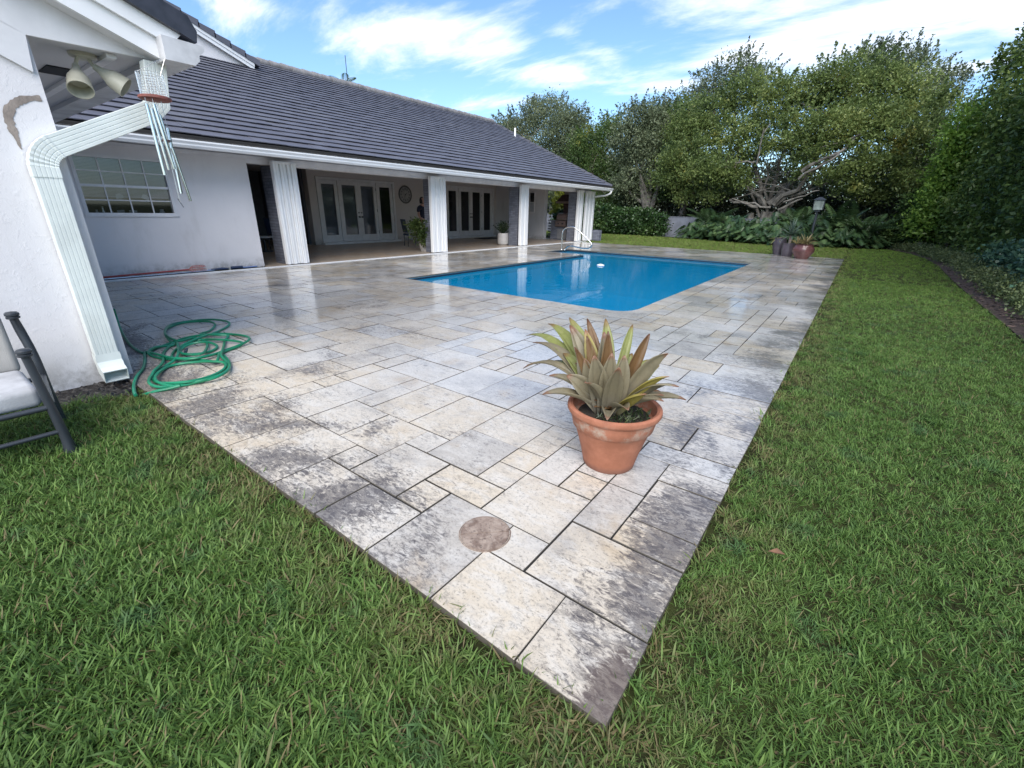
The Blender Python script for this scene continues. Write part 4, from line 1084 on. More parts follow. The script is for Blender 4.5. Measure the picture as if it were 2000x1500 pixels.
MB().tube([(-11.14, 1.8, .028), (-11.13, 4.0, .032)], .012, 8).build('inner_pole', M['steel'], pp, True)
m = MB(); m.tube([(-11.16, 3.95, .045), (-11.13, 4.15, .05), (-11.14, 4.3, .04)], [.018, .03, .02], 8); m.tube([(-11.17, 4.36, .05), (-11.17, 4.60, .05)], .032, 8); m.build('grip', M['navy'], pp, True)
MB().box(-11.07, -11.05, 4.26, 4.30, .015, .07).build('clip', M['steel'], pp)

# skimmer lid in the deck
dl = MB()
for sg in (0, 1):          # two cut pieces with a joint across
    a0 = rad(44) + sg * math.pi
    arcs = [(-1.065 + (.113) * math.cos(a) - sg * 0, 1.256 + .113 * math.sin(a)) for a in np.linspace(a0 + .02, a0 + math.pi - .02, 26)]
    dl.prism(arcs, -.012, .0035 + sg * .0008, 'XY', .3 + .4 * sg)
dl.lathe([(.116, -.01), (.116, .0022), (.121, .0022), (.121, -.01)], (-1.065, 1.256, 0), 48, closed=True)
lid = tag(dl.build('skimmer_lid', M['drain'], None, False), 'round brown skimmer lid set in the pavers near the deck corner', 'lid')

# terracotta pot and bromeliad
PB = np.array([-.893, 2.20, 0.0])
pot = thing('terracotta_pot', 'large weathered terracotta pot on the pavers nearest the camera', 'pot', tuple(PB))
prof_ = [(0, 0), (.138, .0), (.146, .012), (.150, .035), (.165, .10), (.185, .17), (.205, .235), (.210, .245), (.222, .255), (.232, .30), (.236, .325), (.250, .335), (.258, .350), (.256, .368), (.243, .376), (.228, .370), (.222, .352), (.214, .31), (.0, .305)]
prof_ = [(r * 1.035, z * 1.02) for r, z in prof_]
MB().lathe(prof_, tuple(PB), 48).build('body', M['terra'], pot, True)
MB().lathe([(0, .02), (.08, .014), (.15, .006), (.2145, -.004)], (PB[0], PB[1], .318), 30, closed=True).build('soil', M['potsoil'], pot, True)
gm = MB()
for k in range(220):
    a = random.uniform(-1.9, 1.0); r = random.uniform(.06, .2); x, y = PB[0] + r * math.cos(a), PB[1] + r * math.sin(a); l = random.uniform(.02, .05); b = random.uniform(0, 6.28)
    gm.add([(x - .004, y, .325), (x + .004, y + .002, .325), (x + l * math.cos(b), y + l * math.sin(b), .335 + random.uniform(0, .03))], [(0, 1, 2)], random.random())
gmo = gm.build('weeds', M['lf_zz'], pot); gmo['kind'] = 'stuff'
def leaf_mat(name, base, mid, tip):
    t = NT(name); a = t.attr('along'); p = t.pos(); n = t.noise(18, 5, .6, p); st_ = t.noise(9, 4, .6, t.mapping(p, (4, 4, .6)))
    c = t.mix(t.rng(a, .05, .45), base, mid); c = t.mix(t.rng(t.math('ADD', a, t.math('MULTIPLY', t.math('SUBTRACT', n, .5), .3)), .80, .97), c, tip)
    c = t.mix(t.rng(n, .45, .75, 0, .45), c, tuple(x * .55 for x in mid)); c = t.mix(t.rng(st_, .55, .75, 0, .35), c, (.30, .27, .16))
    t.set(color=c, rough=.42, spec=.4); t.bump(st_, .15, .003)
    tr = t.new('ShaderNodeBsdfTranslucent'); t.lk(c, tr.inputs['Color']); ms = t.new('ShaderNodeMixShader'); ms.inputs[0].default_value = .15
    t.lk(t.b.outputs[0], ms.inputs[1]); t.lk(tr.outputs[0], ms.inputs[2]); t.lk(ms.outputs[0], t.o.inputs['Surface']); return t.m
BL = {'g': leaf_mat('bromeliad_green', (.21, .20, .14), (.215, .230, .072), (.20, .12, .05)), 'm': leaf_mat('bromeliad_mauve', (.20, .18, .14), (.195, .168, .108), (.20, .10, .06)),
      'b': leaf_mat('bromeliad_brown', (.20, .17, .10), (.15, .085, .036), (.11, .05, .025)), 'y': leaf_mat('bromeliad_yellow', (.22, .20, .12), (.29, .24, .06), (.24, .12, .07))}
brom = thing('bromeliad', 'bromeliad with grey green strap leaves growing in the terracotta pot', 'plant', (PB[0], PB[1], .33))
def strap(base, tip, width, arch, mat, parent, n=10, side=None, fold=.28, name='leaf', blunt=True):
    base, tip = np.array(base, float), np.array(tip, float); d_ = tip - base; Ln = np.linalg.norm(d_)
    ctrl = base + d_ * .55 + np.array([0, 0, arch * Ln])
    vs = []; along = []
    for i in range(n + 1):
        t_ = i / n
        p_ = (1 - t_) ** 2 * base + 2 * t_ * (1 - t_) * ctrl + t_ * t_ * tip
        dp = 2 * (1 - t_) * (ctrl - base) + 2 * t_ * (tip - ctrl); dp /= np.linalg.norm(dp) + 1e-9
        sd_ = np.cross(dp, np.array([0, 0, 1.0])) if side is None else np.array(side, float)
        sd_ = sd_ - dp * (sd_ @ dp); sd_ /= np.linalg.norm(sd_) + 1e-9
        up = np.cross(sd_, dp)
        if blunt: w_ = width * (0.85 + .35 * math.sin(math.pi * min(1, t_ * 1.2))) * (1 if t_ < .45 else max(.05, 1 - ((t_ - .45) / .56) ** 3.0))
        else: w_ = width * (1 - t_) ** .6 + .002
        vs += [p_ - sd_ * w_ * .5 + up * w_ * fold, p_ - sd_ * w_ * .2 + up * w_ * fold * .15, p_ + sd_ * w_ * .2 + up * w_ * fold * .15, p_ + sd_ * w_ * .5 + up * w_ * fold]
    b = [(p_[0], p_[1], p_[2]) for p_ in vs]; fs = []
    for i in range(n):
        for k in range(3): fs.append((i * 4 + k, i * 4 + k + 1, i * 4 + k + 5, i * 4 + k + 4))
    return b, fs, [i / n for i in range(n + 1) for _ in range(4)]
def strap_obj(base, tip, width, arch, mat, parent, **kw):
    b, fs, al = strap(base, tip, width, arch, mat, parent, **kw)
    o = MB().add(b, fs).build(kw.get('name', 'leaf'), mat, parent, True)
    at = o.data.attributes.new('along', 'FLOAT', 'POINT'); at.data.foreach_set('value', al)
    sm_ = o.modifiers.new('thick', 'SOLIDIFY'); sm_.thickness = .003
    return o
LV = [(1028, 655, 2.42, .055, .14, 'g'), (1041, 669, 2.30, .066, .12, 'm'), (1071, 632, 2.44, .066, .10, 'g'), (1022, 719, 2.18, .050, .20, 'm'), (1112, 620, 2.38, .078, .05, 'g'),
      (1147, 622, 2.40, .060, .03, 'b'), (1183, 622, 2.40, .070, .04, 'g'), (1236, 634, 2.48, .050, .10, 'g'), (1269, 652, 2.34, .055, .10, 'b'), (1305, 691, 2.26, .066, .14, 'm'),
      (1288, 714, 2.40, .060, .12, 'g'), (1307, 736, 2.20, .048, .14, 'y'), (1326, 756, 2.22, .052, .18, 'm'), (1188, 647, 2.20, .060, .03, 'b'), (1122, 678, 2.08, .045, .05, 'b'),
      (1146, 656, 2.16, .050, .05, 'b'), (1143, 643, 2.24, .07, .03, 'y'), (1113, 635, 2.26, .085, .04, 'm'), (1209, 718, 2.02, .080, .05, 'm'), (1081, 704, 2.36, .062, .10, 'g'),
      (1180, 648, 2.26, .088, .03, 'm'), (1220, 694, 2.18, .080, .06, 'm'), (1160, 695, 2.06, .090, .04, 'm'), (1107, 734, 2.04, .085, .10, 'm'), (1235, 690, 2.42, .07, .08, 'g'),
      (1128, 690, 2.16, .085, .04, 'm'), (1195, 690, 2.12, .085, .03, 'm'), (1262, 770, 2.05, .055, .10, 'y'), (1142, 700, 2.10, .08, .02, 'm'), (1100, 690, 2.26, .07, .08, 'g')]
for px, py, yy, wd, ar, mk in LV:
    T_ = onY(px, py, yy); dirh = np.array([T_[0] - PB[0], T_[1] - PB[1]]); dirh = dirh / (np.linalg.norm(dirh) + 1e-6)
    bs = (PB[0] - .03 + dirh[0] * .045, PB[1] - .01 + dirh[1] * .045, .33)
    strap_obj(bs, T_, wd * 1.0, ar * 1.9 + .05, BL[mk], brom, n=12, fold=random.uniform(.25, .45), side=(right + RNG.normal(size=3) * .18))
for k in range(14):
    a = k * 2.4 + .3; el_ = random.uniform(.25, .95); l = random.uniform(.26, .38); mk = random.choice('mmgmb')
    b0 = (PB[0] - .03 + math.cos(a) * .05, PB[1] + math.sin(a) * .05, .33)
    strap_obj(b0, (b0[0] + math.cos(a) * math.cos(el_) * l, b0[1] + math.sin(a) * math.cos(el_) * l, .34 + math.sin(el_) * l), random.uniform(.05, .075), .22, BL[mk], brom, n=11, fold=.35)
for k in range(9):
    a = random.uniform(2.6, 5.4); r = random.uniform(.12, .26)
    strap_obj((PB[0] + .05 * math.cos(a), PB[1] + .05 * math.sin(a), .35), (PB[0] + r * math.cos(a), PB[1] + r * math.sin(a), .385 + random.uniform(-.02, .04)), .022, .15, BL['b'], brom, name='dry_leaf')

# ================================================================== AROUND THE POOL
rail = thing('pool_handrail', 'stainless figure four handrail beside the pool steps', 'handrail', (-9.2, 15.45, 0))
def ry(px, py): return onY(px, py, 15.45)
loop = [(1097, 487), (1097.5, 470), (1099, 452), (1106, 445), (1113, 443.5), (1121, 444), (1133, 453), (1145, 464), (1154, 474), (1155.5, 480), (1150, 484.5), (1140, 485), (1126, 482.5), (1113, 480), (1106, 484), (1103, 488)]
pr = [ry(*q) for q in loop]; pr[0][2] = -.01; pr[-1][2] = -.01
MB().tube(catmull(pr, 5), .024, 10).build('tube', M['steel'], rail, True)
for q in (pr[0], pr[-1]): MB().lathe([(0, .02), (.03, .02), (.05, .008), (.052, 0)], (q[0], q[1], .0), 14).build('foot_flange', M['steel'], rail, True)
fq = gnd(1173, 519, -.078)
flo = thing('pool_float', 'white floating chlorine dispenser on the pool water', 'pool float', (fq[0], fq[1], -.1))
MB().lathe([(0, -.06), (.05, -.06), (.06, -.02), (.10, -.01), (.115, .01), (.10, .03), (.06, .036), (.04, .05), (0, .052)], tuple(fq), 20).build('body', M['white'], flo, True)
MB().lathe([(.1155, .004), (.119, .01), (.1155, .016)], tuple(fq), 20, closed=True).build('stripe', M['bluepole'], flo, True)

def pot_lathe(name, label, c, prof, mat, group):
    p_ = thing(name, label, 'pot', c, group)
    MB().lathe(prof, c, 28).build('body', mat, p_, True)
    MB().lathe([(0, 0), (prof[-3][0] * .94, 0)], (c[0], c[1], prof[-3][1] - .05), 20, closed=True).build('soil', M['potsoil'], p_)
    return p_
def pot_prof(rb, rm_, rt, h): return [(0, 0), (rb, 0), (rb * 1.03, .02), (rm_, h * .5), (rm_ * .98, h * .72), (rt, h * .94), (rt * 1.06, h * .97), (rt * 1.06, h), (rt * .92, h), (rt * .88, h * .9), (0, h * .89)]
a1, a2, a3 = gnd(1517, 497), gnd(1535, 500.5), gnd(1564, 505)
pot_lathe('glazed_pot', 'tallest grey brown glazed urn at the left of the three far pots', (a1[0], a1[1] + .12, 0), pot_prof(.16, .235, .20, .62), M['glaze_grey'], 'glazed pots at the far deck edge')
pot_lathe('glazed_pot', 'small dark glazed pot in the middle holding the grey yucca', (a2[0], a2[1] + .1, 0), pot_prof(.18, .215, .215, .46), M['glaze_grey'], 'glazed pots at the far deck edge')
pot_lathe('glazed_pot', 'round oxblood glazed bowl pot at the right of the far pots', (a3[0], a3[1] + .1, 0), pot_prof(.21, .345, .27, .48), M['glaze_red'], 'glazed pots at the far deck edge')
def rosette(name, label, cat, c, n, L, wd, mat, el=(.1, 1.3), arch=.15, trunk=0, group=None, fold=.2, drop=0):
    r_ = thing(name, label, cat, c, group)
    mb = MB(); c = np.array(c, float)
    if trunk: MB().tube([c - np.array([0, 0, .08]), c + np.array([0, 0, trunk])], [.05, .045], 8).build('stem', M['bark'], r_, True)
    top = c + np.array([0, 0, trunk])
    for k in range(n):
        az = k * 2.39996; e_ = random.uniform(*el); l = L * random.uniform(.75, 1.1)
        d_ = np.array([math.cos(az) * math.cos(e_), math.sin(az) * math.cos(e_), math.sin(e_)])
        b, fs, al = strap(top + d_ * .02, top + d_ * l - np.array([0, 0, drop * l * math.cos(e_)]), wd, arch * math.cos(e_), None, None, n=5, blunt=False, fold=fold)
        mb.add(b, fs, random.random())
    mb.build('leaves', mat, r_, True); return r_
rosette('yucca', 'grey green spiky rosette on a short stem in the middle far pot', 'plant', (a2[0], a2[1] + .1, .42), 70, .62, .045, M['lf_yucca'], (-.35, 1.45), .1, .32, drop=.15)
rosette('bromeliad', 'yellowish bromeliad spilling over the round oxblood pot', 'plant', (a3[0] + .02, a3[1] + .1, .44), 34, .62, .055, M['lf_brom'], (.15, 1.2), .2, 0, drop=.2)
rosette('bromeliad', 'small yellow bromeliad offset at the left rim of the round far pot', 'plant', (a3[0] - .22, a3[1] + .05, .45), 16, .36, .04, M['lf_brom'], (.2, 1.3), .2, 0)
rosette('bromeliad', 'drooping yellow bromeliad in the tallest far urn', 'plant', (a1[0] - .1, a1[1] + .12, .58), 18, .34, .045, M['lf_brom'], (-.5, .6), .2, 0, drop=.4)

# lamp post in the planting bed
lp = thing('lamp_post', 'dark garden lamp post with square glass lantern in the planting bed', 'lamp post', (-1.95, 27.5, 0))
MB().tube([(-1.95, 27.5, 0), (-1.95, 27.5, 1.62)], [.065, .055], 10).build('post', M['iron'], lp, True)
MB().box(-2.06, -1.84, 27.39, 27.61, 1.62, 1.70).build('lantern_base', M['iron'], lp)
def frust(x, y, z0, z1, a0, a1): return [(x - a0, y - a0, z0), (x + a0, y - a0, z0), (x + a0, y + a0, z0), (x - a0, y + a0, z0), (x - a1, y - a1, z1), (x + a1, y - a1, z1), (x + a1, y + a1, z1), (x - a1, y + a1, z1)]
MB().add(frust(-1.95, 27.5, 1.705, 2.14, .19, .21), [(0, 1, 5, 4), (1, 2, 6, 5), (2, 3, 7, 6), (3, 0, 4, 7), (3, 2, 1, 0), (4, 5, 6, 7)]).build('lantern_glass', plain('milky_lantern_glass', (.20, .235, .215), .12, var=.45, scale=5), lp)
m = MB()
for sx_, sy_ in ((1, 1), (1, -1), (-1, 1), (-1, -1)): m.tube([(-1.95 + sx_ * .195, 27.5 + sy_ * .195, 1.70), (-1.95 + sx_ * .215, 27.5 + sy_ * .215, 2.15)], .014, 5)
m.build('lantern_frame', M['iron'], lp)
MB().add(frust(-1.95, 27.5, 2.15, 2.28, .27, .06), [(0, 1, 5, 4), (1, 2, 6, 5), (2, 3, 7, 6), (3, 0, 4, 7), (3, 2, 1, 0), (4, 5, 6, 7)]).build('lantern_cap', M['iron'], lp)

# ================================================================== LANAI THINGS
def leafy(name, mb_pts, L, W, mat, parent, up=.3, dirs=None, droop=0.0, tone=None):
    v, q = leaf_quads(mb_pts, L, W, up, dirs, droop)
    return np_mesh(name, v, q, mat, RNG.random(len(mb_pts)) if tone is None else tone, parent)
pA = (-12.0, 10.98, 0)
pa = thing('planter', 'pale ceramic planter with a trailing leafy plant beside the middle pier', 'planter', pA, 'pale planters in the lanai')
MB().lathe([(0, 0), (.15, 0), (.20, .2), (.235, .46), (.22, .46), (.2, .38), (0, .38)], pA, 24).build('pot', M['potwhite'], pa, True)
P_, T_, D_ = crown_points([(pA[0] + .08, pA[1] - .18, .72, .42, .45, .36), (pA[0] + .05, pA[1] - .45, .86, .2, .3, .22), (pA[0] + .1, pA[1] - .1, .42, .36, .36, .26)], 1500, .08, 10, .3)
leafy('foliage', P_, .11, .055, M['lf_pot'], pa, .5, D_, .2, T_)
rosf = MB().tube([(pA[0] + .1, pA[1] - .3, .9), (pA[0] + .15, pA[1] - .75, 1.12)], .006, 5); rosf.build('stem', M['lf_pot'], pa)
pB_ = (-12.02, 15.40, 0)
pb = thing('planter', 'pale cylinder planter with upright dark glossy leaves beside the third pier', 'planter', pB_, 'pale planters in the lanai')
MB().lathe([(0, 0), (.17, 0), (.225, .06), (.235, .2), (.225, .48), (.205, .48), (.2, .4), (0, .4)], pB_, 24).build('pot', M['potwhite'], pb, True)
mb = MB()
for k in range(30):
    az = k * 2.4; e_ = random.uniform(.5, 1.4); l = random.uniform(.35, .62); top = np.array([pB_[0], pB_[1], .42])
    d_ = np.array([math.cos(az) * math.cos(e_), math.sin(az) * math.cos(e_), math.sin(e_)]); mb.tube([top, top + d_ * l], [.012, .005], 4, False, .4)
    for s_ in range(7):
        q = top + d_ * l * (.35 + .1 * s_); sgn = 1 if s_ % 2 else -1
        sd_ = np.cross(d_, [0, 0, 1]); sd_ /= np.linalg.norm(sd_) + 1e-9; tip = q + (sd_ * sgn * .8 + d_ * .7) * .10; w_ = np.cross(sd_, d_) * .03
        mb.add([q, (q + tip) / 2 + d_ * .028 + w_, tip, (q + tip) / 2 - d_ * .028 + w_], [(0, 1, 2, 3)], random.random())
mb.build('foliage', M['lf_zz'], pb)
MB()
tag(MB().bevbox(-15.6, -14.9, 17.6, 19.0, .004, .022, .006).build('doormat', M['mat']), 'black doormat before the right french doors', 'doormat')
# round wall clock
ck = thing('wall_clock', 'large round pale wall clock between the french doors', 'clock', (-16.38, 13.98, 1.92))
MB().lathe([(.30, 0), (.36, 0), (.365, .03), (.34, .045), (.31, .03), (.30, 0)], (-16.397, 13.98, 1.92), 40, axis='X', closed=True).build('rim', plain('grey_clock_rim', (.13, .12, .12), .6), ck, True)
MB().lathe([(0, .018), (.31, .018)], (-16.397, 13.98, 1.92), 40, axis='X', closed=True).build('face', plain('pale_clock_face', (.36, .34, .33), .7, var=.2), ck)
m = MB()
for k in range(12):
    a = 2 * math.pi * k / 12; c_, s_ = math.cos(a), math.sin(a)
    for o_ in (-.018, .018):
        pts = [(-16.374, 13.98 + (r * s_ + o_ * c_ + w_ * c_), 1.92 + (r * c_ - o_ * s_ - w_ * s_)) for r, w_ in ((.19, -.009), (.19, .009), (.275, .009), (.275, -.009))]
        m.add(pts, [(0, 1, 2, 3)])
m.build('numerals', M['iron'], ck)
m = MB()
for a, l, w_ in ((.9, .13, .014), (3.7, .19, .010)):
    c_, s_ = math.cos(a), math.sin(a)
    m.add([(-16.37, 13.98 + r * s_ + w2 * c_, 1.92 + r * c_ - w2 * s_) for r, w2 in ((-.04, -w_), (-.04, w_), (l, w_ * .4), (l, -w_ * .4))], [(0, 1, 2, 3)])
m.lathe([(0, .03), (.025, .03)], (-16.399, 13.98, 1.92), 12, axis='X', closed=True); m.build('hands', M['iron'], ck)
# table and chairs in the recess
tq = gnd(520, 492)
tb = thing('round_table', 'white round pedestal table in the dark lanai recess', 'table', (tq[0], tq[1], 0))
MB().lathe([(0, .44), (.30, .44), (.31, .455), (.30, .47), (0, .47)], (tq[0], tq[1], 0), 28).build('top', M['white'], tb, True)
MB().lathe([(.2, .005), (.19, .03), (.035, .05), (.03, .44)], (tq[0], tq[1], 0), 14).build('pedestal', M['iron'], tb, True)
def patio_chair(loc, rz, label, group):
    r_ = thing('patio_chair', label, 'chair', loc, group); r_.rotation_euler[2] = rz
    def p2(nm, mb, mat):
        o = link(nm, mb.mesh(nm, mat), r_); return o
    p2('seat', MB().bevbox(-.25, .25, -.25, .25, .40, .46, .015), M['navy'])
    p2('backrest', MB().prism([(-.25, .5), (-.21, .5), (-.30, .98), (-.34, .98)], -.24, .24, 'XZ'), M['navy'])
    for sx_ in (-1, 1):
        for sy_ in (-1, 1): p2('leg', MB().tube([(sx_ * .23, sy_ * .23, 0), (sx_ * .22, sy_ * .22, .42)], .016, 6), M['iron'])
    for sy_ in (-1, 1): p2('armrest', MB().tube([(.22, sy_ * .25, .42), (.2, sy_ * .26, .66), (-.28, sy_ * .26, .68)], .016, 6), M['iron'])
patio_chair((-15.6, 7.75, 0), 2.2, 'dark patio chair right of the white round table', 'dark patio chairs in the lanai')
patio_chair((-16.2, 6.6, 0), .3, 'dark patio chair behind the white round table', 'dark patio chairs in the lanai')
patio_chair((-13.9, 12.05, 0), 1.2, 'dark patio chair behind the trailing leafy planter', 'dark patio chairs in the lanai')

# person standing behind the middle pier
def skin_body(name, verts, edges, radii, mat, parent, sub=1):
    me = bpy.data.meshes.new(name); org = worldloc(parent)
    me.from_pydata([Vector(v) - org for v in verts], edges, []); me.materials.append(mat)
    o = link(name, me, parent)
    sk_ = o.modifiers.new('skin', 'SKIN'); sk_.use_smooth_shade = True
    for k, r in enumerate(radii):
        d_ = me.skin_vertices[0].data[k]; d_.radius = (r, r); d_.use_root = (k == 0)
    sb = o.modifiers.new('sub', 'SUBSURF'); sb.levels = sb.render_levels = sub
    return o
hx, hy = -13.6, 12.40
per = thing('person', 'person in dark shirt and pale shorts standing behind the middle pier', 'person', (hx, hy, 0))
B = [(0, 0, .92), (0, 0, 1.10), (0, 0, 1.30), (0, 0, 1.45), (-.0, 0, 1.53), (0.01, 0, 1.60),
     (0, -.18, 1.40), (.03, -.23, 1.15), (.16, -.22, .98), (.26, -.18, .96), (0, .18, 1.40), (.02, .24, 1.14), (.15, .24, .95), (.25, .22, .92),
     (0, -.09, .86), (.02, -.10, .48), (0, -.10, .06), (.10, -.11, .03), (0, .09, .86), (.01, .10, .48), (-.03, .10, .06), (.08, .11, .03)]
Ed = [(0, 1), (1, 2), (2, 3), (3, 4), (4, 5), (3, 6), (6, 7), (7, 8), (8, 9), (3, 10), (10, 11), (11, 12), (12, 13), (0, 14), (14, 15), (15, 16), (16, 17), (0, 18), (18, 19), (19, 20), (20, 21)]
Rd = [.14, .125, .14, .10, .055, .05, .06, .045, .036, .035, .06, .045, .036, .035, .085, .058, .04, .035, .085, .058, .04, .035]
skin_body('body', [(hx + x, hy + y, z) for x, y, z in B], Ed, Rd, M['skin'], per)
hd = MB().lathe([(0, -.115), (.045, -.11), (.066, -.07), (.074, -.01), (.078, .04), (.070, .085), (.04, .115), (0, .122)], (hx + .02, hy, 1.645), 18)
hd.v = [(x + (.012 if x > hx + .07 else 0), y * 1 , z) for x, y, z in hd.v]
hd.tube([(hx + .09, hy, 1.66), (hx + .118, hy, 1.625), (hx + .09, hy, 1.615)], [.008, .014, .008], 6)
for s_ in (-1, 1): hd.tube([(hx + .02, hy + s_ * .074, 1.66), (hx + .01, hy + s_ * .09, 1.64), (hx + .02, hy + s_ * .076, 1.62)], [.008, .014, .008], 6)
hd.build('head', M['skin'], per, True)
m = MB()
for s_ in (-1, 1): m.lathe([(0, .012), (.010, .006), (.012, 0)], (hx + .083, hy + s_ * .03, 1.66), 8, axis='X')
m.tube([(hx + .086, hy - .025, 1.585), (hx + .093, hy, 1.583), (hx + .086, hy + .025, 1.585)], .005, 5)
m.build('face_features', M['hair'], per)
MB().lathe([(.088, -.10), (.098, -.02), (.094, .05), (.075, .105), (.04, .135), (0, .142)], (hx - .004, hy, 1.645), 18).build('hair', M['hair'], per, True)
skin_body('shirt', [(hx + x, hy + y, z) for x, y, z in [(0, 0, .95), (0, 0, 1.12), (0, 0, 1.30), (0, 0, 1.44), (0, -.18, 1.40), (.02, -.225, 1.22), (0, .18, 1.40), (.015, .23, 1.22)]],
          [(0, 1), (1, 2), (2, 3), (3, 4), (4, 5), (3, 6), (6, 7)], [.155, .14, .155, .105, .075, .066, .075, .066], M['shirt'], per)
skin_body('shorts', [(hx + x, hy + y, z) for x, y, z in [(0, 0, .96), (0, 0, .88), (0, -.09, .80), (.01, -.10, .56), (0, .09, .80), (.005, .10, .56)]],
          [(0, 1), (1, 2), (2, 3), (1, 4), (4, 5)], [.152, .15, .105, .088, .105, .088], M['shorts'], per)

# outdoor kitchen
ct = thing('barbecue_counter', 'grey brick barbecue counter at the far end of the lanai', 'counter', (-12.4, 20.7, 0))
MB().box(-12.95, -11.74, 20.62, 21.4, 0, .90).build('core', M['mortar'], ct)
m = MB(); bricks(m, -12.95, -11.74, 20.62, 21.4, .005, .90, 'y'); tag(m.build('brick', M['brick'], ct), kind='stuff')
MB().box(-13.1, -12.56, 20.56, 21.45, .905, .95).build('worktop', M['wall_grey'], ct)
MB().box(-12.52, -12.0, 20.585, 20.61, .05, .55).build('access_door', plain('grey_access_door', (.24, .24, .25), .5), ct)
m = MB()
for k in range(6): m.box(-13.17, -12.97, 20.7, 21.3, .1 + k * .13, .16 + k * .13)
m.build('side_slat', M['iron'], ct)
bw = thing('hood_wall', 'reddish brick back wall behind the barbecue', 'wall', (-12.2, 21.45, 0))
MB().box(-12.75, -11.74, 21.45, 21.55, 0.0, 2.42).build('core', M['mortar'], bw)
m = MB(); bricks(m, -12.75, -11.74, 21.45, 21.55, .95, 2.4, 'y'); tag(m.build('brick', M['redbrick'], bw), kind='stuff')
hdm = thing('range_hood', 'dark metal range hood with pale lip above the barbecue', 'range hood', (-12.25, 21, 1.7))
MB().add([(-12.72, 20.65, 1.84), (-11.78, 20.65, 1.84), (-11.78, 21.44, 1.84), (-12.72, 21.44, 1.84), (-12.5, 20.85, 2.15), (-11.8, 20.85, 2.15), (-11.8, 21.44, 2.15), (-12.5, 21.44, 2.15)], [(0, 1, 5, 4), (1, 2, 6, 5), (2, 3, 7, 6), (3, 0, 4, 7), (3, 2, 1, 0), (4, 5, 6, 7)]).build('canopy', M['hood'], hdm)
MB().box(-12.74, -11.84, 20.63, 21.44, 1.755, 1.838).build('lip', M['steel_brown'], hdm)
MB().box(-12.40, -11.78, 20.9, 21.44, 2.152, 2.40).build('duct', plain('pale_duct', (.26, .23, .23), .5), hdm)
gr = thing('barbecue_grill', 'built in steel barbecue grill with rounded lid and two knobs', 'grill', (-12.25, 20.8, .95))
gx0, gx1 = -12.56, -11.98
lidp = [(20.50, .96), (20.50, 1.02), (20.54, 1.16), (20.64, 1.27), (20.78, 1.30), (21.1, 1.24), (21.1, .96)]
MB().prism(lidp, gx0, gx1, 'YZ').build('lid', M['steel_brown'], gr, True)
MB().tube([(gx0 + .05, 20.45, 1.0), (gx1 - .05, 20.45, 1.0)], .016, 8).build('handle', M['steel'], gr, True)
MB().prism([(20.46, .66), (20.42, .70), (20.44, .93), (20.60, .95), (20.60, .66)], gx0 - .01, gx1 + .01, 'YZ').build('control_panel', M['steel_brown'], gr)
for xx in (gx0 + .17, gx1 - .17): MB().lathe([(0, -.045), (.03, -.04), (.036, 0)], (xx, 20.43, .80), 14, axis='Y').build('knob', M['iron'], gr, True)
# ================================================================== GARDEN
def wall_run(label, x0, x1, y):
    o = MB().box(x0, x1, y, y + .2, -.05, 1.17); o.box(x0, x1, y - .02, y + .22, 1.172, 1.21)
    return tag(o.build('garden_wall', M['wall_grey']), label, 'wall')
wall_run('low grey boundary wall behind the hedges', -34, 4.5, 30.6)

def limb(mb, p0, p1, r0, r1, bend=.15, n=5, tone=.5):
    p0, p1 = np.array(p0, float), np.array(p1, float); L = np.linalg.norm(p1 - p0)
    pts = [p0 + (p1 - p0) * k / n + (RNG.normal(size=3) * bend * L / n if 0 < k < n else 0) for k in range(n + 1)]
    mb.tube(catmull(pts, 2), list(np.linspace(r0, r1, 2 * n + 1)), 7, True, tone); return pts
def tree(name, label, base, limbs, blobs, nleaf, L, W, mat, bark, cat='tree', group=None, clump=.45, per=26, shell=.5, up=.4, droop=0.0, twigs=18, wisps=0):
    r_ = thing(name, label, cat, (base[0], base[1], 0), group)
    mb = MB()
    for a, b, r0, r1 in limbs: limb(mb, a, b, r0, r1)
    ends = [l[1] for l in limbs]
    for k in range(twigs):
        e_ = np.array(random.choice(ends)); b_ = random.choice(blobs); q = np.array(b_[:3]) + unit(RNG.normal(size=3)) * np.array(b_[3:6]) * .8
        limb(mb, e_, q, .035, .010, .25, 4)
    mb.build('trunk', bark, r_, True)
    P_, T_, D_ = crown_points(blobs, nleaf, clump, per, shell)
    if wisps:
        wp = []
        for k in range(wisps):
            b_ = blobs[random.randrange(len(blobs))]; u_ = unit(RNG.normal(size=3)); u_[2] = abs(u_[2]) * .9 + .35; u_ = unit(u_)
            s0 = np.array(b_[:3]) + u_ * np.array(b_[3:6]); d_ = unit(u_ + RNG.normal(size=3) * .3 + np.array([0, 0, .4])); ln = random.uniform(.35, 1.0)
            tt_ = RNG.random(34); wp.append(s0 + d_ * ln * tt_[:, None] + RNG.normal(size=(34, 3)) * .09 * (1.15 - tt_)[:, None])
        wp = np.concatenate(wp); P_ = np.concatenate([P_, wp]); T_ = np.concatenate([T_, RNG.random(len(wp)) * .7]); D_ = np.concatenate([D_, RNG.normal(size=wp.shape)])
    k = P_[:, 2] > .05; P_, T_, D_ = P_[k], T_[k], D_[k]
    v, q = leaf_quads(P_, L, W, up, D_ * .4, droop)
    np_mesh('crown', v, q, mat, T_, r_); return r_

def at(px, py, Y): return tuple(onY(px, py, Y))
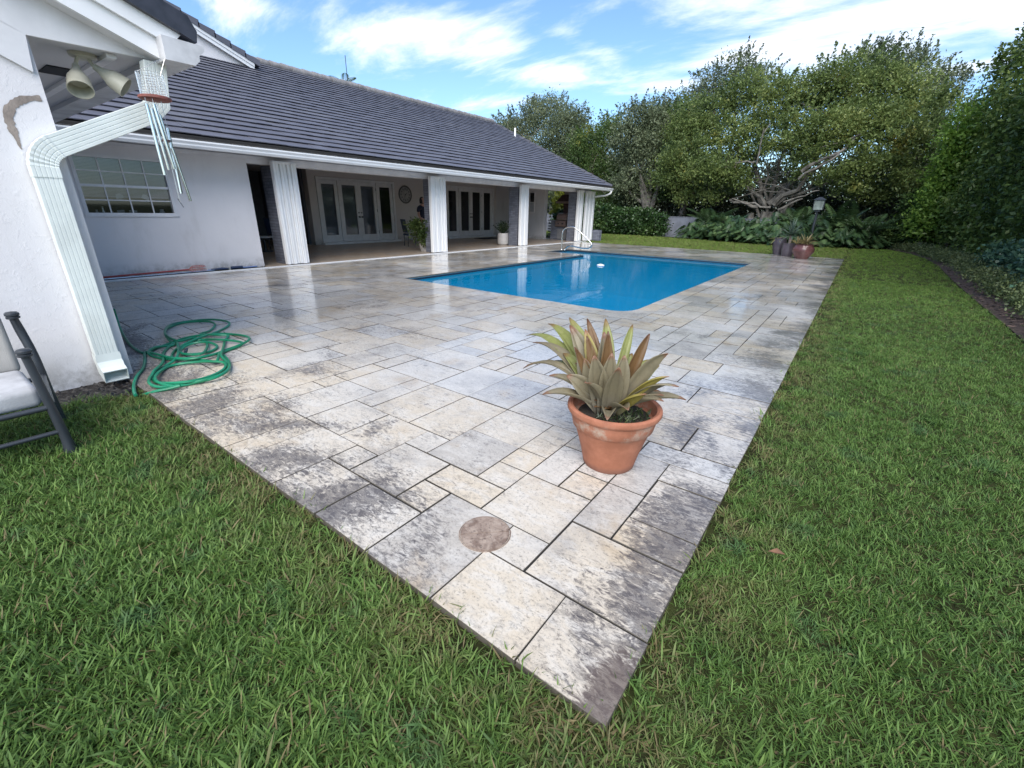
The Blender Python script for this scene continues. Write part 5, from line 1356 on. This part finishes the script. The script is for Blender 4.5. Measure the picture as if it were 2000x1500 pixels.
# spreading ficus
bx = -5.0; byy = 31.4
base = (bx, byy, 0)
lm = [((bx, byy, -.1), (bx - .1, byy, 1.3), .42, .30), ((bx + .3, byy + .2, -.1), (bx + .5, byy, 1.5), .32, .24), ((bx - .4, byy - .1, -.1), (bx - .6, byy, 1.5), .3, .2), ((bx + .1, byy - .3, 0), (bx + .3, byy - .2, 1.6), .35, .3)]
tips = [((1500, 400), (1565, 335), 31, .34, .2), ((1565, 335), (1650, 290), 29.6, .2, .1), ((1560, 350), (1640, 300), 29.3, .13, .07), ((1478, 322), (1490, 262), 29.2, .10, .06), ((1490, 262), (1505, 240), 29.2, .07, .03), ((1505, 405), (1430, 388), 29.4, .12, .07), ((1530, 395), (1600, 372), 29.4, .1, .05), ((1436, 318), (1474, 316), 29.2, .10, .07), ((1510, 400), (1620, 310), 30.6, .28, .16), ((1620, 310), (1680, 262), 30.5, .16, .07), ((1505, 405), (1545, 350), 31.5, .26, .12),
        ((1490, 400), (1475, 330), 31.6, .3, .2), ((1475, 330), (1450, 250), 32, .2, .08), ((1480, 405), (1425, 390), 30.6, .2, .12), ((1495, 405), (1430, 330), 31, .24, .12), ((1430, 330), (1360, 290), 31, .12, .05),
        ((1500, 395), (1530, 300), 32.2, .26, .14), ((1530, 300), (1560, 200), 32.4, .14, .05), ((1520, 410), (1568, 388), 30.4, .16, .08), ((1510, 405), (1640, 345), 30.8, .2, .1), ((1640, 345), (1760, 330), 31, .12, .05), ((1470, 320), (1492, 250), 30.2, .08, .05), ((1436, 315), (1470, 318), 30.2, .09, .05)]
for p0, p1, Y_, r0, r1 in tips: lm.append((at(*p0, Y_), at(*p1, Y_), r0 * .50, r1 * .5))
for k in range(5):
    px = random.uniform(1480, 1530); lm.append((at(px, 425, 31.2), at(px + (px - 1503) * random.uniform(.6, 2.4), random.uniform(300, 380), random.uniform(30.6, 32)), random.uniform(.08, .16), .04))
bl_px = [(1330, 310, 31, 1.6), (1350, 250, 33, 1.7), (1400, 330, 30, 1.5), (1390, 200, 33, 1.9), (1455, 160, 33.5, 2.0), (1440, 250, 31, 1.5), (1530, 170, 33, 1.9), (1500, 220, 31.5, 1.4), (1600, 150, 33.5, 2.1), (1590, 230, 31, 1.5), (1660, 145, 33.5, 2.1), (1690, 210, 32, 1.8), (1740, 160, 33.5, 1.9), (1640, 240, 31, 1.5),
         (1760, 240, 32, 1.7), (1720, 300, 31, 1.4), (1790, 300, 32, 1.4), (1800, 200, 33.5, 1.6), (1690, 330, 31, 1.2), (1620, 270, 33, 1.3), (1560, 280, 33.5, 1.3), (1380, 290, 31, 1.4), (1460, 300, 31.5, .9), (1310, 350, 31, 1.2), (1780, 350, 31.5, 1.1), (1420, 370, 33.5, .9), (1720, 360, 33, 1.2), (1340, 385, 31, .7), (1390, 385, 30.5, .6), (1400, 345, 29.8, .8), (1440, 355, 30, .6), (1560, 330, 30, .6), (1620, 345, 30.3, .7), (1660, 370, 30.5, .7), (1480, 290, 30, .7), (1540, 270, 30.2, .9), (1590, 300, 30, .6), (1800, 380, 32, .8), (1700, 385, 32, .8)]
bls = []
for px, py, Y_, r in bl_px:
    py += 24 * max(0, min(1, (300 - py) / 120))
    q = at(px, py, Y_); bls.append((*q, r * 1.10 * random.uniform(.8, 1.15), r * .9, r * .60 * random.uniform(.75, 1.15)))
tree('ficus_tree', 'wide spreading ficus with many pale limbs behind the planting bed', base, lm, bls, 98000, .16, .08, M['lf_ficus'], M['bark_pale'], clump=.24, per=30, shell=.38, twigs=16, wisps=380)
# left grey-green trees
def blobs_px(lst, sq=.72): return [(*at(px, py + 10 * max(0, min(1, (300 - py) / 100)), Y_), r, r * .9, r * sq) for px, py, Y_, r in lst]
def up_tree(label, bpx, Y_, lst, n, mat, bark, wisps=60, L=.17, W=.08, r0=.28, fork=True, clump=.36):
    g0 = onY(bpx[0], bpx[1], Y_); b0 = (g0[0], Y_, 0)
    bl = blobs_px(lst); lm = [((b0[0], Y_, -.1), (b0[0] + .1, Y_, 2.0), r0, r0 * .7)]
    for b_ in bl[:6]: lm.append(((b0[0] + .1, Y_, 1.8), (b_[0], b_[1], b_[2] - b_[5] * .3), r0 * .6, .05))
    return tree('broadleaf_tree', label, b0, lm, bl, n, L, W, mat, bark, group='trees beyond the garden wall', clump=clump, per=22, shell=.42, twigs=24, wisps=wisps)
up_tree('grey green feathery tree rising directly behind the roof edge', (1075, 420), 36, [(1075, 215, 36, 1.9), (1020, 245, 36, 1.6), (1100, 250, 35, 1.8), (1050, 300, 35, 2.0), (985, 240, 37, 1.1), (1120, 320, 35, 2.0), (1090, 370, 35, 2), (1180, 390, 35, 1.4), (1150, 350, 35.5, 1.7), (1050, 340, 36, 2), (1190, 330, 36, 1.4), (1125, 225, 36, 1.3), (1040, 210, 37, 1.2), (1000, 280, 37, 1.6), (1110, 285, 35, 1.6)], 66000, M['lf_olive'], M['bark'], 130)
up_tree('olive green tree between the roof edge and the forked trunk tree', (1165, 420), 34, [(1150, 280, 34, 1.4), (1180, 265, 35, 1.3), (1160, 330, 34, 1.5), (1205, 330, 34, 1.3), (1170, 380, 34, 1.4), (1195, 240, 36, .9), (1140, 310, 34.5, 1.5), (1210, 390, 34, 1.2)], 26000, M['lf_mid'], M['bark'], 60)
up_tree('tall grey green tree with a pale forked trunk behind the left hedge', (1262, 420), 32.5, [(1250, 230, 33, 1.4), (1235, 270, 33, 1.4), (1275, 280, 33, 1.4), (1250, 330, 33, 1.5), (1225, 300, 33, 1.2), (1215, 360, 32, .9), (1290, 240, 34, 1.2), (1240, 375, 33, 1.2), (1285, 370, 33.5, 1.2)], 30000, M['lf_olive'], M['bark_pale'], 110)
fk = MB()
for p0, p1, r0, r1 in (((1262, 432), (1251, 350), .20, .12), ((1264, 432), (1290, 352), .20, .12)): limb(fk, at(*p0, 32.4), at(*p1, 32.4), r0, r1, .05)
# joined to the forked tree as further limbs
ft = [o for o in C.objects if o.get('label', '').startswith('tall grey green tree')][0]
fk.build('fork_limb', M['bark_pale'], ft, True)
up_tree('deep green tree left of the spreading ficus', (1330, 430), 33, [(1335, 260, 34, 1.3), (1310, 230, 35, 1.2), (1350, 215, 36, 1.3), (1330, 320, 33, 1.3), (1365, 350, 33.5, 1.2), (1300, 300, 34.5, 1.2), (1310, 370, 33, 1.0)], 20000, M['lf_mid'], M['bark'], 60)
up_tree('thin topped tree at the back between the forked tree and the ficus', (1400, 430), 38, [(1395, 160, 38, 1.5), (1440, 130, 38, 1.3), (1350, 200, 38, 1.6), (1290, 215, 38, 1.4), (1330, 250, 38, 2), (1480, 150, 38, 1.2)], 15000, M['lf_olive'], M['bark'], 90)
up_tree('sparse windswept tree behind the right side of the ficus', (1760, 430), 38, [(1740, 120, 38, 1.6), (1790, 140, 38, 1.4), (1700, 120, 38, 1.3), (1820, 180, 38, 1.3), (1850, 160, 39, .9), (1840, 250, 38, 1.5), (1800, 330, 38, 1.8)], 13000, M['lf_olive'], M['bark_dark'], 120)
# far wood that closes the view below the crowns
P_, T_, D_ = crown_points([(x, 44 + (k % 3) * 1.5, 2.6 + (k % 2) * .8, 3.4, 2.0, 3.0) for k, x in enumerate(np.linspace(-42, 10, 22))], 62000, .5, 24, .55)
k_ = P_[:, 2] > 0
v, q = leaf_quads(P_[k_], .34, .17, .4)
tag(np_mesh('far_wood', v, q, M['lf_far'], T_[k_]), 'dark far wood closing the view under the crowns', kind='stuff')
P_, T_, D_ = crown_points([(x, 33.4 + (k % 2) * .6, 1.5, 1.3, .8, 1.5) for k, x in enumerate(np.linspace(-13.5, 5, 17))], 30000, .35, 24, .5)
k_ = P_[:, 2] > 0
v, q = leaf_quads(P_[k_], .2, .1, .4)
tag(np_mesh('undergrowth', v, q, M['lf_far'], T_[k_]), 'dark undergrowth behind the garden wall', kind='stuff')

# right hand row of tall hedge trees
hd_ = [(5.2, 11.6, 8.6, 1.7, 'nearest very tall dark hedge tree at the right picture edge'), (5.05, 15.3, 8.7, 1.75, 'second tall dark hedge tree from the right picture edge'),
       (4.9, 19.0, 8.6, 1.75, 'third tall dark hedge tree in the right hand row'), (4.7, 22.6, 8.5, 1.75, 'fourth tall dark hedge tree in the right hand row'), (4.4, 26.2, 8.6, 1.7, 'fifth tall dark hedge tree in the right hand row'),
       (3.95, 30.0, 8.5, 1.6, 'last tall dark hedge tree, behind the bright green one')]
for x, y, h, r, lb in hd_:
    bl = []
    for k in range(7):
        z = .75 + (h - 1.3) * k / 6; rr = r * (1.0 if k < 5 else (.86 if k == 5 else .55)); bl.append((x + random.uniform(-.12, .12), y + random.uniform(-.1, .1), z, rr, rr * 1.08, 1.0))
    tree('hedge_tree', lb, (x, y, 0), [((x, y, -.1), (x, y, h * .8), .14, .04)], bl, 21000, .17, .095, M['lf_hedge'], M['bark_dark'], group='tall hedge trees along the right side', clump=.26, per=22, shell=.72, twigs=10, wisps=40)
x, y = 2.42, 28.4
tree('hedge_tree', 'fresh bright green tree at the far end of the right hand row', (x, y, 0), [((x, y, -.1), (x, y, 4.0), .10, .03)], [(x + random.uniform(-.12, .12), y, 1.2 + k * .62, .56 - .03 * k, .7 - .04 * k, .60) for k in range(7)], 11000, .17, .085, M['lf_bright'], M['bark'], clump=.24, per=20, shell=.55, twigs=10, wisps=45)
def shrub(name, label, blobs, n, L, W, mat, cat='shrub', group=None, clump=.14, per=14, shell=.5, up=.6, flowers=0, droop=0.0):
    b0 = blobs[0]; r_ = thing(name, label, cat, (b0[0], b0[1], 0), group)
    m = MB()
    for b_ in blobs: limb(m, (b_[0], b_[1], -.05), (b_[0] + random.uniform(-.1, .1), b_[1], b_[2] * .9), .03, .01, .1, 3)
    m.build('stem', M['bark_dark'], r_, True)
    P_, T_, D_ = crown_points(blobs, n, clump, per, shell); k = P_[:, 2] > .0; P_, T_, D_ = P_[k], T_[k], D_[k]
    v, q = leaf_quads(P_, L, W, up, D_ * .7, droop); np_mesh('foliage', v, q, mat, T_, r_)
    if flowers:
        for k in range(flowers):
            b_ = random.choice(blobs); u_ = unit(np.array([-.6 + random.gauss(0, .4), -.5 + random.gauss(0, .4), .9])); c_ = np.array(b_[:3]) + u_ * np.array(b_[3:6]) * 1.08
            f_ = MB()
            for s_ in range(5):
                a = s_ * 1.2566; f_.add([c_, c_ + .045 * np.array([math.cos(a - .4), math.sin(a - .4), .35]), c_ + .075 * np.array([math.cos(a), math.sin(a), .3]), c_ + .045 * np.array([math.cos(a + .4), math.sin(a + .4), .35])], [(0, 1, 2, 3)])
            f_.build('flower', M['flower'], r_)
    return r_
shrub('flowering_shrub', 'blue green shrub with yellow flowers at the right picture edge', [(3.42, 11.4, .46, .55, .8, .46), (3.42, 12.6, .48, .55, .8, .5), (3.4, 13.8, .48, .55, .8, .48), (3.38, 15.0, .45, .5, .8, .45)], 11000, .12, .07, M['lf_blue'], flowers=9)
shrub('flowering_shrub', 'second blue green shrub just beyond the yellow flowered one', [(3.35, 16.3, .42, .5, .7, .42), (3.35, 17.5, .4, .5, .7, .4)], 5000, .12, .07, M['lf_blue'])
shrub('low_hedge', 'low grey green ground cover row along the mulch edge', [(lawn_edge(yy) + .53 + .06 * math.sin(yy * 2.3), yy, .17, .33, .52, .19 + .03 * math.sin(yy * 3.1)) for yy in np.arange(1.5, 27.5, .85)], 36000, .055, .03, M['lf_cover'], 'ground cover', clump=.10, per=12)
shrub('leafy_shrub', 'mid green bush between the dark gate wall and the bright tree', [(1.6, 29.6, .9, .75, .6, .75), (2.3, 29.0, 1.0, .8, .7, .9), (1.9, 29.8, 1.9, .7, .6, .6), (1.2, 30.1, .6, .45, .4, .55)], 8000, .17, .09, M['lf_mid'])
shrub('clipped_edging', 'small clipped edging hedge at the far right lawn corner', [(lawn_edge(yy) + .3, yy, .14, .28, .5, .2) for yy in np.arange(21.5, 29, .8)], 6000, .06, .035, M['lf_cover'], 'hedge', clump=.08)
# clusia hedge on the left
for k, (x0, x1, h, lb) in enumerate(((-18.5, -14.2, 1.75, 'long dark glossy hedge beside the house corner'), (-14.2, -10.2, 1.6, 'rounded end section of the glossy hedge by the grey wall'))):
    bl = []
    for xx in np.arange(x0 + .5, x1, .75): 
        hh = h * (1 - .35 * max(0, (xx + 11.2)) / 1.0) if k else h
        bl += [(xx, 30.0, hh * .33, .6, .55, hh * .36), (xx, 30.05, hh * .72, .6, .5, hh * .33)]
    shrub('clusia_hedge', lb, bl, 11000, .15, .10, M['lf_clusia'], 'hedge', 'glossy clipped hedges by the grey wall', clump=.16, shell=.6)
# yellow-green croton seen through the lanai
shrub('croton', 'yellow green variegated shrub seen past the lanai end wall', [(-14.1, 23.6, 1.5, .7, .6, .6), (-13.9, 23.7, .8, .6, .5, .6), (-14.3, 23.9, 2.1, .5, .4, .4)], 2200, .2, .11, M['lf_yellow'])
shrub('leafy_shrub', 'dark green shrub in front of the yellow croton', [(-13.4, 22.9, 1.1, .5, .4, .35), (-13.2, 22.9, .5, .5, .4, .5)], 1600, .18, .11, M['lf_clusia'])
# philodendron bed: big lobed leaves on arching stalks, each plant its own
def philodendron(c, h, n, size, label, group, mat):
    r_ = thing('philodendron', label, 'plant', c, group)
    mb = MB(); st_ = MB()
    for k in range(n):
        az = random.uniform(0, 6.283); e_ = random.uniform(.15, 1.35); l = h * random.uniform(.55, 1.05)
        d_ = np.array([math.cos(az) * math.cos(e_), math.sin(az) * math.cos(e_), math.sin(e_)])
        p0 = np.array([c[0], c[1], .05]); p1 = p0 + d_ * l; st_.tube([p0, p0 + d_ * l * .5 + np.array([0, 0, .08 * l]), p1], [.014, .010, .006], 4, False)
        s_ = size * random.uniform(.7, 1.2); f_ = unit(np.array([d_[0], d_[1], -.35 + random.uniform(-.4, .3)])); w_ = unit(np.cross(f_, [0, 0, 1]) + RNG.normal(size=3) * .2); nn = np.cross(w_, f_)
        tone = random.random()
        lob = [(-.12, .16), (-.06, .36), (.06, .12), (.12, .46), (.24, .11), (.32, .46), (.42, .10), (.52, .38), (.62, .08), (.72, .26), (.82, .05), (1.0, 0.0)]
        # a blade cut into lobes: two halves folded on the midrib
        for sg in (-1, 1):
            pts = [p1] + [p1 + f_ * s_ * a + w_ * sg * s_ * b - nn * s_ * (b * .22 + .10 * a * a) for a, b in lob]
            base_i = len(pts)
            fs = [(0, i, i + 1) if sg > 0 else (0, i + 1, i) for i in range(1, len(lob))]
            # fan from points along the midrib keeps the lobes apart
            mid = [p1 + f_ * s_ * a - nn * s_ * .10 * a * a for a, b in lob]
            vs = []
            fs = []
            for i in range(len(lob) - 1):
                b0 = len(vs); a_, b_, c_, d2 = mid[i], pts[i + 1], pts[i + 2], mid[i + 1]
                vs += [a_, b_, c_, d2]; fs.append((b0, b0 + 1, b0 + 2, b0 + 3) if sg > 0 else (b0 + 3, b0 + 2, b0 + 1, b0))
            mb.add(vs, fs, min(1, max(0, tone + random.uniform(-.1, .1))))
    st_.build('stalk', M['lf_clusia'], r_); mb.build('foliage', mat, r_); return r_
front = [(-8.2, 29.0), (-7.4, 28.9), (-6.6, 28.6), (-5.8, 28.1), (-5.0, 27.7), (-4.2, 27.4), (-3.4, 27.2), (-2.6, 27.5), (-1.6, 27.9), (-.8, 28.2), (-.1, 28.6), (.4, 29.2)]
back_ = [(-7.8, 30), (-6.9, 29.8), (-5.9, 29.4), (-4.9, 29.0), (-3.9, 28.7), (-2.9, 28.6), (-1.9, 28.9), (-.9, 29.4), (0, 29.9)]
GP = 'split leaf philodendrons in the planting bed'
names_f = ['at the left end of the bed against the grey wall', 'second from the left end along the front', 'third from the left end along the front', 'below the pale branch of the ficus', 'in front of the ficus trunk at left', 'directly in front of the ficus trunk', 'just left of the far glazed pots', 'behind the grey yucca pot', 'beside the lamp post foot', 'just right of the lamp post', 'third from the right end of the bed', 'at the right end by the dark wall']
for (x, y), nm in zip(front, names_f): philodendron((x, y, 0), random.uniform(.75, .95), 92, .36, 'low split leaf philodendron ' + nm, GP, M['lf_philo'])
names_b = ['at the left end before the wall', 'second from left', 'third from left', 'left of the ficus trunk', 'under the ficus trunk', 'behind the yucca', 'behind the lamp post', 'right of the lamp post', 'at the right end before the wall']
for (x, y), nm in zip(back_, names_b): philodendron((x, y, 0), random.uniform(1.3, 1.6), 72, .48, 'taller split leaf philodendron in the back row, ' + nm, GP, M['lf_philo'])
# arching palm-like fronds in the bed
def frond(mb, p0, d_, L, W, n=16, droop=.5, tone=.5):
    p0 = np.array(p0, float); d_ = unit(np.array(d_, float)); pts = []
    for i in range(n + 1):
        t_ = i / n; pts.append(p0 + d_ * L * t_ - np.array([0, 0, droop * L * t_ * t_]))
    mb.tube(pts[::2], list(np.linspace(.018, .004, len(pts[::2]))), 4, False, tone)
    for i in range(2, n + 1):
        f_ = unit(pts[i] - pts[i - 1]); s_ = unit(np.cross(f_, [0, 0, 1])); wd = W * math.sin(math.pi * min(1, .12 + .88 * i / n)) ** .7
        for sg in (-1, 1):
            tip = pts[i] + s_ * sg * wd + f_ * wd * .45 - np.array([0, 0, wd * .35]); e1 = f_ * L / n * .32
            mb.add([pts[i] - e1, (pts[i] + tip) / 2 - e1 * .9, tip, (pts[i] + tip) / 2 + e1 * .9, pts[i] + e1][:4], [(0, 1, 2, 3)], tone + random.uniform(-.15, .15))
def cycad(c, n, L, label, group, mat, h0=.2, el=(.25, 1.2), trunk=None):
    r_ = thing('palm_like_fern', label, 'plant', c, group); mb = MB()
    for k in range(n):
        az = k * 2.4 + random.uniform(-.2, .2); e_ = random.uniform(*el); frond(mb, (c[0], c[1], h0), (math.cos(az) * math.cos(e_), math.sin(az) * math.cos(e_), math.sin(e_)), L * random.uniform(.8, 1.1), L * .20, 16, .35, random.random())
    mb.build('fronds', mat, r_); MB().tube([(c[0], c[1], -.05), (c[0], c[1], h0 + .02)], [.14, .1], 8).build('stem', M['bark'], r_, True)
G2 = 'arching frond plants in the planting bed'
cycad((-7.4, 30.1, 0), 16, 2.3, 'tall dark frond plant above the left end of the bed', G2, M['lf_philo'], .7)
cycad((-6.2, 29.4, 0), 14, 1.7, 'arching frond plant left of the ficus trunk', G2, M['lf_blue'], .5)
cycad((-.9, 29.6, 0), 18, 2.5, 'large sweeping frond plant right of the lamp post', G2, M['lf_philo'], .7)
cycad((.1, 29.2, 0), 14, 1.9, 'drooping frond plant at the right end over the dark wall', G2, M['lf_philo'], .6)
cycad((-2.9, 29.9, 0), 12, 2.2, 'frond plant behind the lamp post', G2, M['lf_philo'], .8)
# palm top and antenna beyond the roof
pr_ = ray(672, 150); t_ = 40 / math.hypot(pr_[0], pr_[1]); pq = np.array([0, 0, H]) + pr_ * t_
pm = thing('palm_tree', 'palm crown showing above the roof ridge', 'palm', (pq[0], pq[1], 0))
MB().tube([(pq[0], pq[1], -.1), (pq[0] + .1, pq[1], pq[2] - .5)], [.2, .14], 10).build('trunk', M['bark'], pm, True)
mb = MB()
for k in range(26):
    az = k * 2.4; e_ = random.uniform(-.1, 1.1); frond(mb, (pq[0] + .1, pq[1], pq[2] - .6), (math.cos(az) * math.cos(e_), math.sin(az) * math.cos(e_), math.sin(e_)), random.uniform(1.3, 1.9), .32, 14, .45, random.random())
mb.build('fronds', M['lf_mid'], pm)
aq = onX(678, 150, RX - .6)
an = thing('roof_antenna', 'thin whip antenna on the far side of the roof ridge', 'antenna', (aq[0], aq[1], aq[2] - 1))
a_t = onX(674, 108, RX - .6); MB().tube([(aq[0], aq[1], 5.3), tuple(a_t)], .014, 5).build('mast', M['iron'], an)

# fallen leaf on the lawn
q = gnd(1515, 1080, .03); tag(MB().add([q + np.array(p_) for p_ in [(-.03, -.01, 0), (0, -.02, .012), (.035, .01, .004), (.0, .02, .014)]], [(0, 1, 2, 3)]).build('fallen_leaf', plain('dead_leaf', (.15, .075, .04), .8, var=.3, scale=30)), 'small brown fallen leaf on the right lawn', 'leaf')

# ================================================================== LAWN
tufts = bpy.data.collections.new('tuft_shapes')
NV = 12
for k in range(NV):
    mb = MB(); nb_ = 13
    for b in range(nb_):
        az = random.uniform(0, 6.283); ln = random.uniform(.035, .09); wd = random.uniform(.0030, .0078); tl_ = random.uniform(.45, 1.45)
        ox, oy = random.gauss(0, .024), random.gauss(0, .024); d_ = np.array([math.cos(az), math.sin(az), 0]); s_ = np.array([-d_[1], d_[0], 0]); tone = random.random()
        pts = []
        for i in range(4):
            t_ = i / 3; an_ = tl_ * (.55 + .75 * t_); p_ = np.array([ox, oy, -.005]) if i == 0 else pts[-1] + (d_ * math.sin(an_) + np.array([0, 0, math.cos(an_)])) * ln / 3; pts.append(p_)
        tw = random.uniform(-.5, .5); s_ = unit(s_ + np.array([0, 0, tw]))
        ws = [wd * .7, wd, wd * .85]; vs = []
        for p_, w_ in zip(pts[:3], ws): vs += [p_ - s_ * w_ / 2, p_ + s_ * w_ / 2]
        vs.append(pts[3]); mb.add(vs, [(0, 1, 3, 2), (2, 3, 5, 4), (4, 5, 6)], tone)
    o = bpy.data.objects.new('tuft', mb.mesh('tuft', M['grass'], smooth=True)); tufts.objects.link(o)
def lawn_ok(x, y):
    ov = -.012 + .030 * (np.sin(x * 9.1 + y * 6.3) * np.sin(x * 3.7 - y * 4.9) > .35)
    ok = ~((x < DX1 - ov) & (x > DX0 - .3) & (y > DY0 + ov) & (y < DY1 + .012))
    ok &= ~((x < WX + .05) & (y < WY + .05)); ok &= ~((x < DX0) & (y < 22.2) & (y > .5))
    ok &= x < lawn_edge(y) - .0 + RNG.normal(size=len(x)) * .015
    wet = (x < -4.40 - .22 * np.clip((.62 - y) / .4, 0, 1) + .05 * np.sin(y * 19)) & (y > .12) & (y < .90); ok &= ~wet
    fx = np.interp(x, [-19, -13.5, -10.2, -8.3, -6.5, -3.7, -1.5, .56, 1.35, 2], [29.4, 29.4, 29.3, 28.6, 28.0, 26.9, 27.4, 28.5, 28.9, 29.5]); ok &= y < fx
    return ok
pts = []; scs = []
for dmin, dmax, dens, sc in ((0.3, 2.4, 2000, .92), (2.4, 4.2, 1600, .88), (4.2, 7.5, 1050, .9), (7.5, 14, 460, 1.0), (14, 36, 120, 1.25)):
    n = int(dens * (2 * dmax) * (2 * dmax + 3))
    x = RNG.uniform(-dmax, min(dmax, 3.2), int(n * (min(dmax, 3.2) + dmax) / (2 * dmax))); y = RNG.uniform(-2.5, dmax, len(x))
    # keep the wanted density over the sampled rectangle
    need = int(dens * (min(dmax, 3.2) + dmax) * (dmax + 2.5)); x, y = x[:need], y[:need]
    d = np.hypot(x, y); k = (d >= dmin) & (d < dmax); x, y = x[k], y[k]
    u_, v_, z_ = proj(np.stack([x, y, np.zeros_like(x)], 1)); k = (z_ > .2) & (u_ > -900) & (u_ < 3600) & (v_ < 3200) & (v_ > 300); x, y = x[k], y[k]
    k = lawn_ok(x, y); x, y = x[k], y[k]
    # thin, worn spots next to the paving
    near = np.minimum(np.abs(x - DX1), np.where(x < DX1, np.abs(y - DY0), 9)); nz_ = np.sin(x * 5.1 + y * 3.3) * np.sin(y * 4.7 - x * 2.1)
    k = RNG.random(len(x)) > np.clip((.16 - near) / .16, 0, 1) * (.45 + .35 * nz_); x, y = x[k], y[k]
    pts.append(np.stack([x, y, np.full(len(x), -.033)], 1)); scs.append(np.full(len(x), sc) * RNG.uniform(.6, 1.25, len(x)) * np.where(x > -.2, .66, .95))
P_ = np.concatenate(pts); sc = np.concatenate(scs)
# small worn patches and a few rank, longer tufts
pc_ = np.stack([RNG.uniform(-5, 3, 90), RNG.uniform(-.5, 9, 90)], 1); pr_2 = RNG.uniform(.02, .06, 90); keep = np.ones(len(P_), bool)
for c_, r_ in zip(pc_, pr_2):
    d_ = np.hypot(P_[:, 0] - c_[0], P_[:, 1] - c_[1]); keep &= ~((d_ < r_) & (RNG.random(len(P_)) < .6))
P_, sc = P_[keep], sc[keep]
for c_ in np.stack([RNG.uniform(-5, 2.5, 80), RNG.uniform(-.3, 8, 80)], 1):
    d_ = np.hypot(P_[:, 0] - c_[0], P_[:, 1] - c_[1]); sc[d_ < .09] *= 1.45
n = len(P_)
me = bpy.data.meshes.new('lawn'); me.vertices.add(n); me.vertices.foreach_set('co', P_.astype(np.float32).ravel())
at_ = me.attributes.new('rot', 'FLOAT_VECTOR', 'POINT'); rv = np.zeros((n, 3), np.float32); rv[:, 2] = RNG.uniform(0, 6.283, n); rv[:, 0] = RNG.normal(size=n) * .22; rv[:, 1] = RNG.normal(size=n) * .22; at_.data.foreach_set('vector', rv.ravel())
at_ = me.attributes.new('scl', 'FLOAT', 'POINT'); at_.data.foreach_set('value', sc.astype(np.float32))
at_ = me.attributes.new('idx', 'INT', 'POINT'); at_.data.foreach_set('value', RNG.integers(0, NV, n).astype(np.int32))
lawn = tag(link('lawn_grass', me), 'broad bladed green lawn round the deck', kind='stuff')
ng = bpy.data.node_groups.new('scatter_tufts', 'GeometryNodeTree')
ng.interface.new_socket('Geometry', in_out='INPUT', socket_type='NodeSocketGeometry'); ng.interface.new_socket('Geometry', in_out='OUTPUT', socket_type='NodeSocketGeometry')
gi = ng.nodes.new('NodeGroupInput'); go = ng.nodes.new('NodeGroupOutput'); ci = ng.nodes.new('GeometryNodeCollectionInfo'); ip = ng.nodes.new('GeometryNodeInstanceOnPoints')
ci.inputs['Collection'].default_value = tufts; ci.inputs['Separate Children'].default_value = True; ci.inputs['Reset Children'].default_value = True
def na(name, ty):
    n_ = ng.nodes.new('GeometryNodeInputNamedAttribute'); n_.data_type = ty; n_.inputs['Name'].default_value = name; return n_.outputs['Attribute']
ng.links.new(gi.outputs[0], ip.inputs['Points']); ng.links.new(ci.outputs[0], ip.inputs['Instance']); ip.inputs['Pick Instance'].default_value = True
ng.links.new(na('idx', 'INT'), ip.inputs['Instance Index']); ng.links.new(na('rot', 'FLOAT_VECTOR'), ip.inputs['Rotation']); ng.links.new(na('scl', 'FLOAT'), ip.inputs['Scale'])
ng.links.new(ip.outputs[0], go.inputs[0])
md = lawn.modifiers.new('tufts', 'NODES'); md.node_group = ng
print('tufts', n, 'tiles', len(tiles))
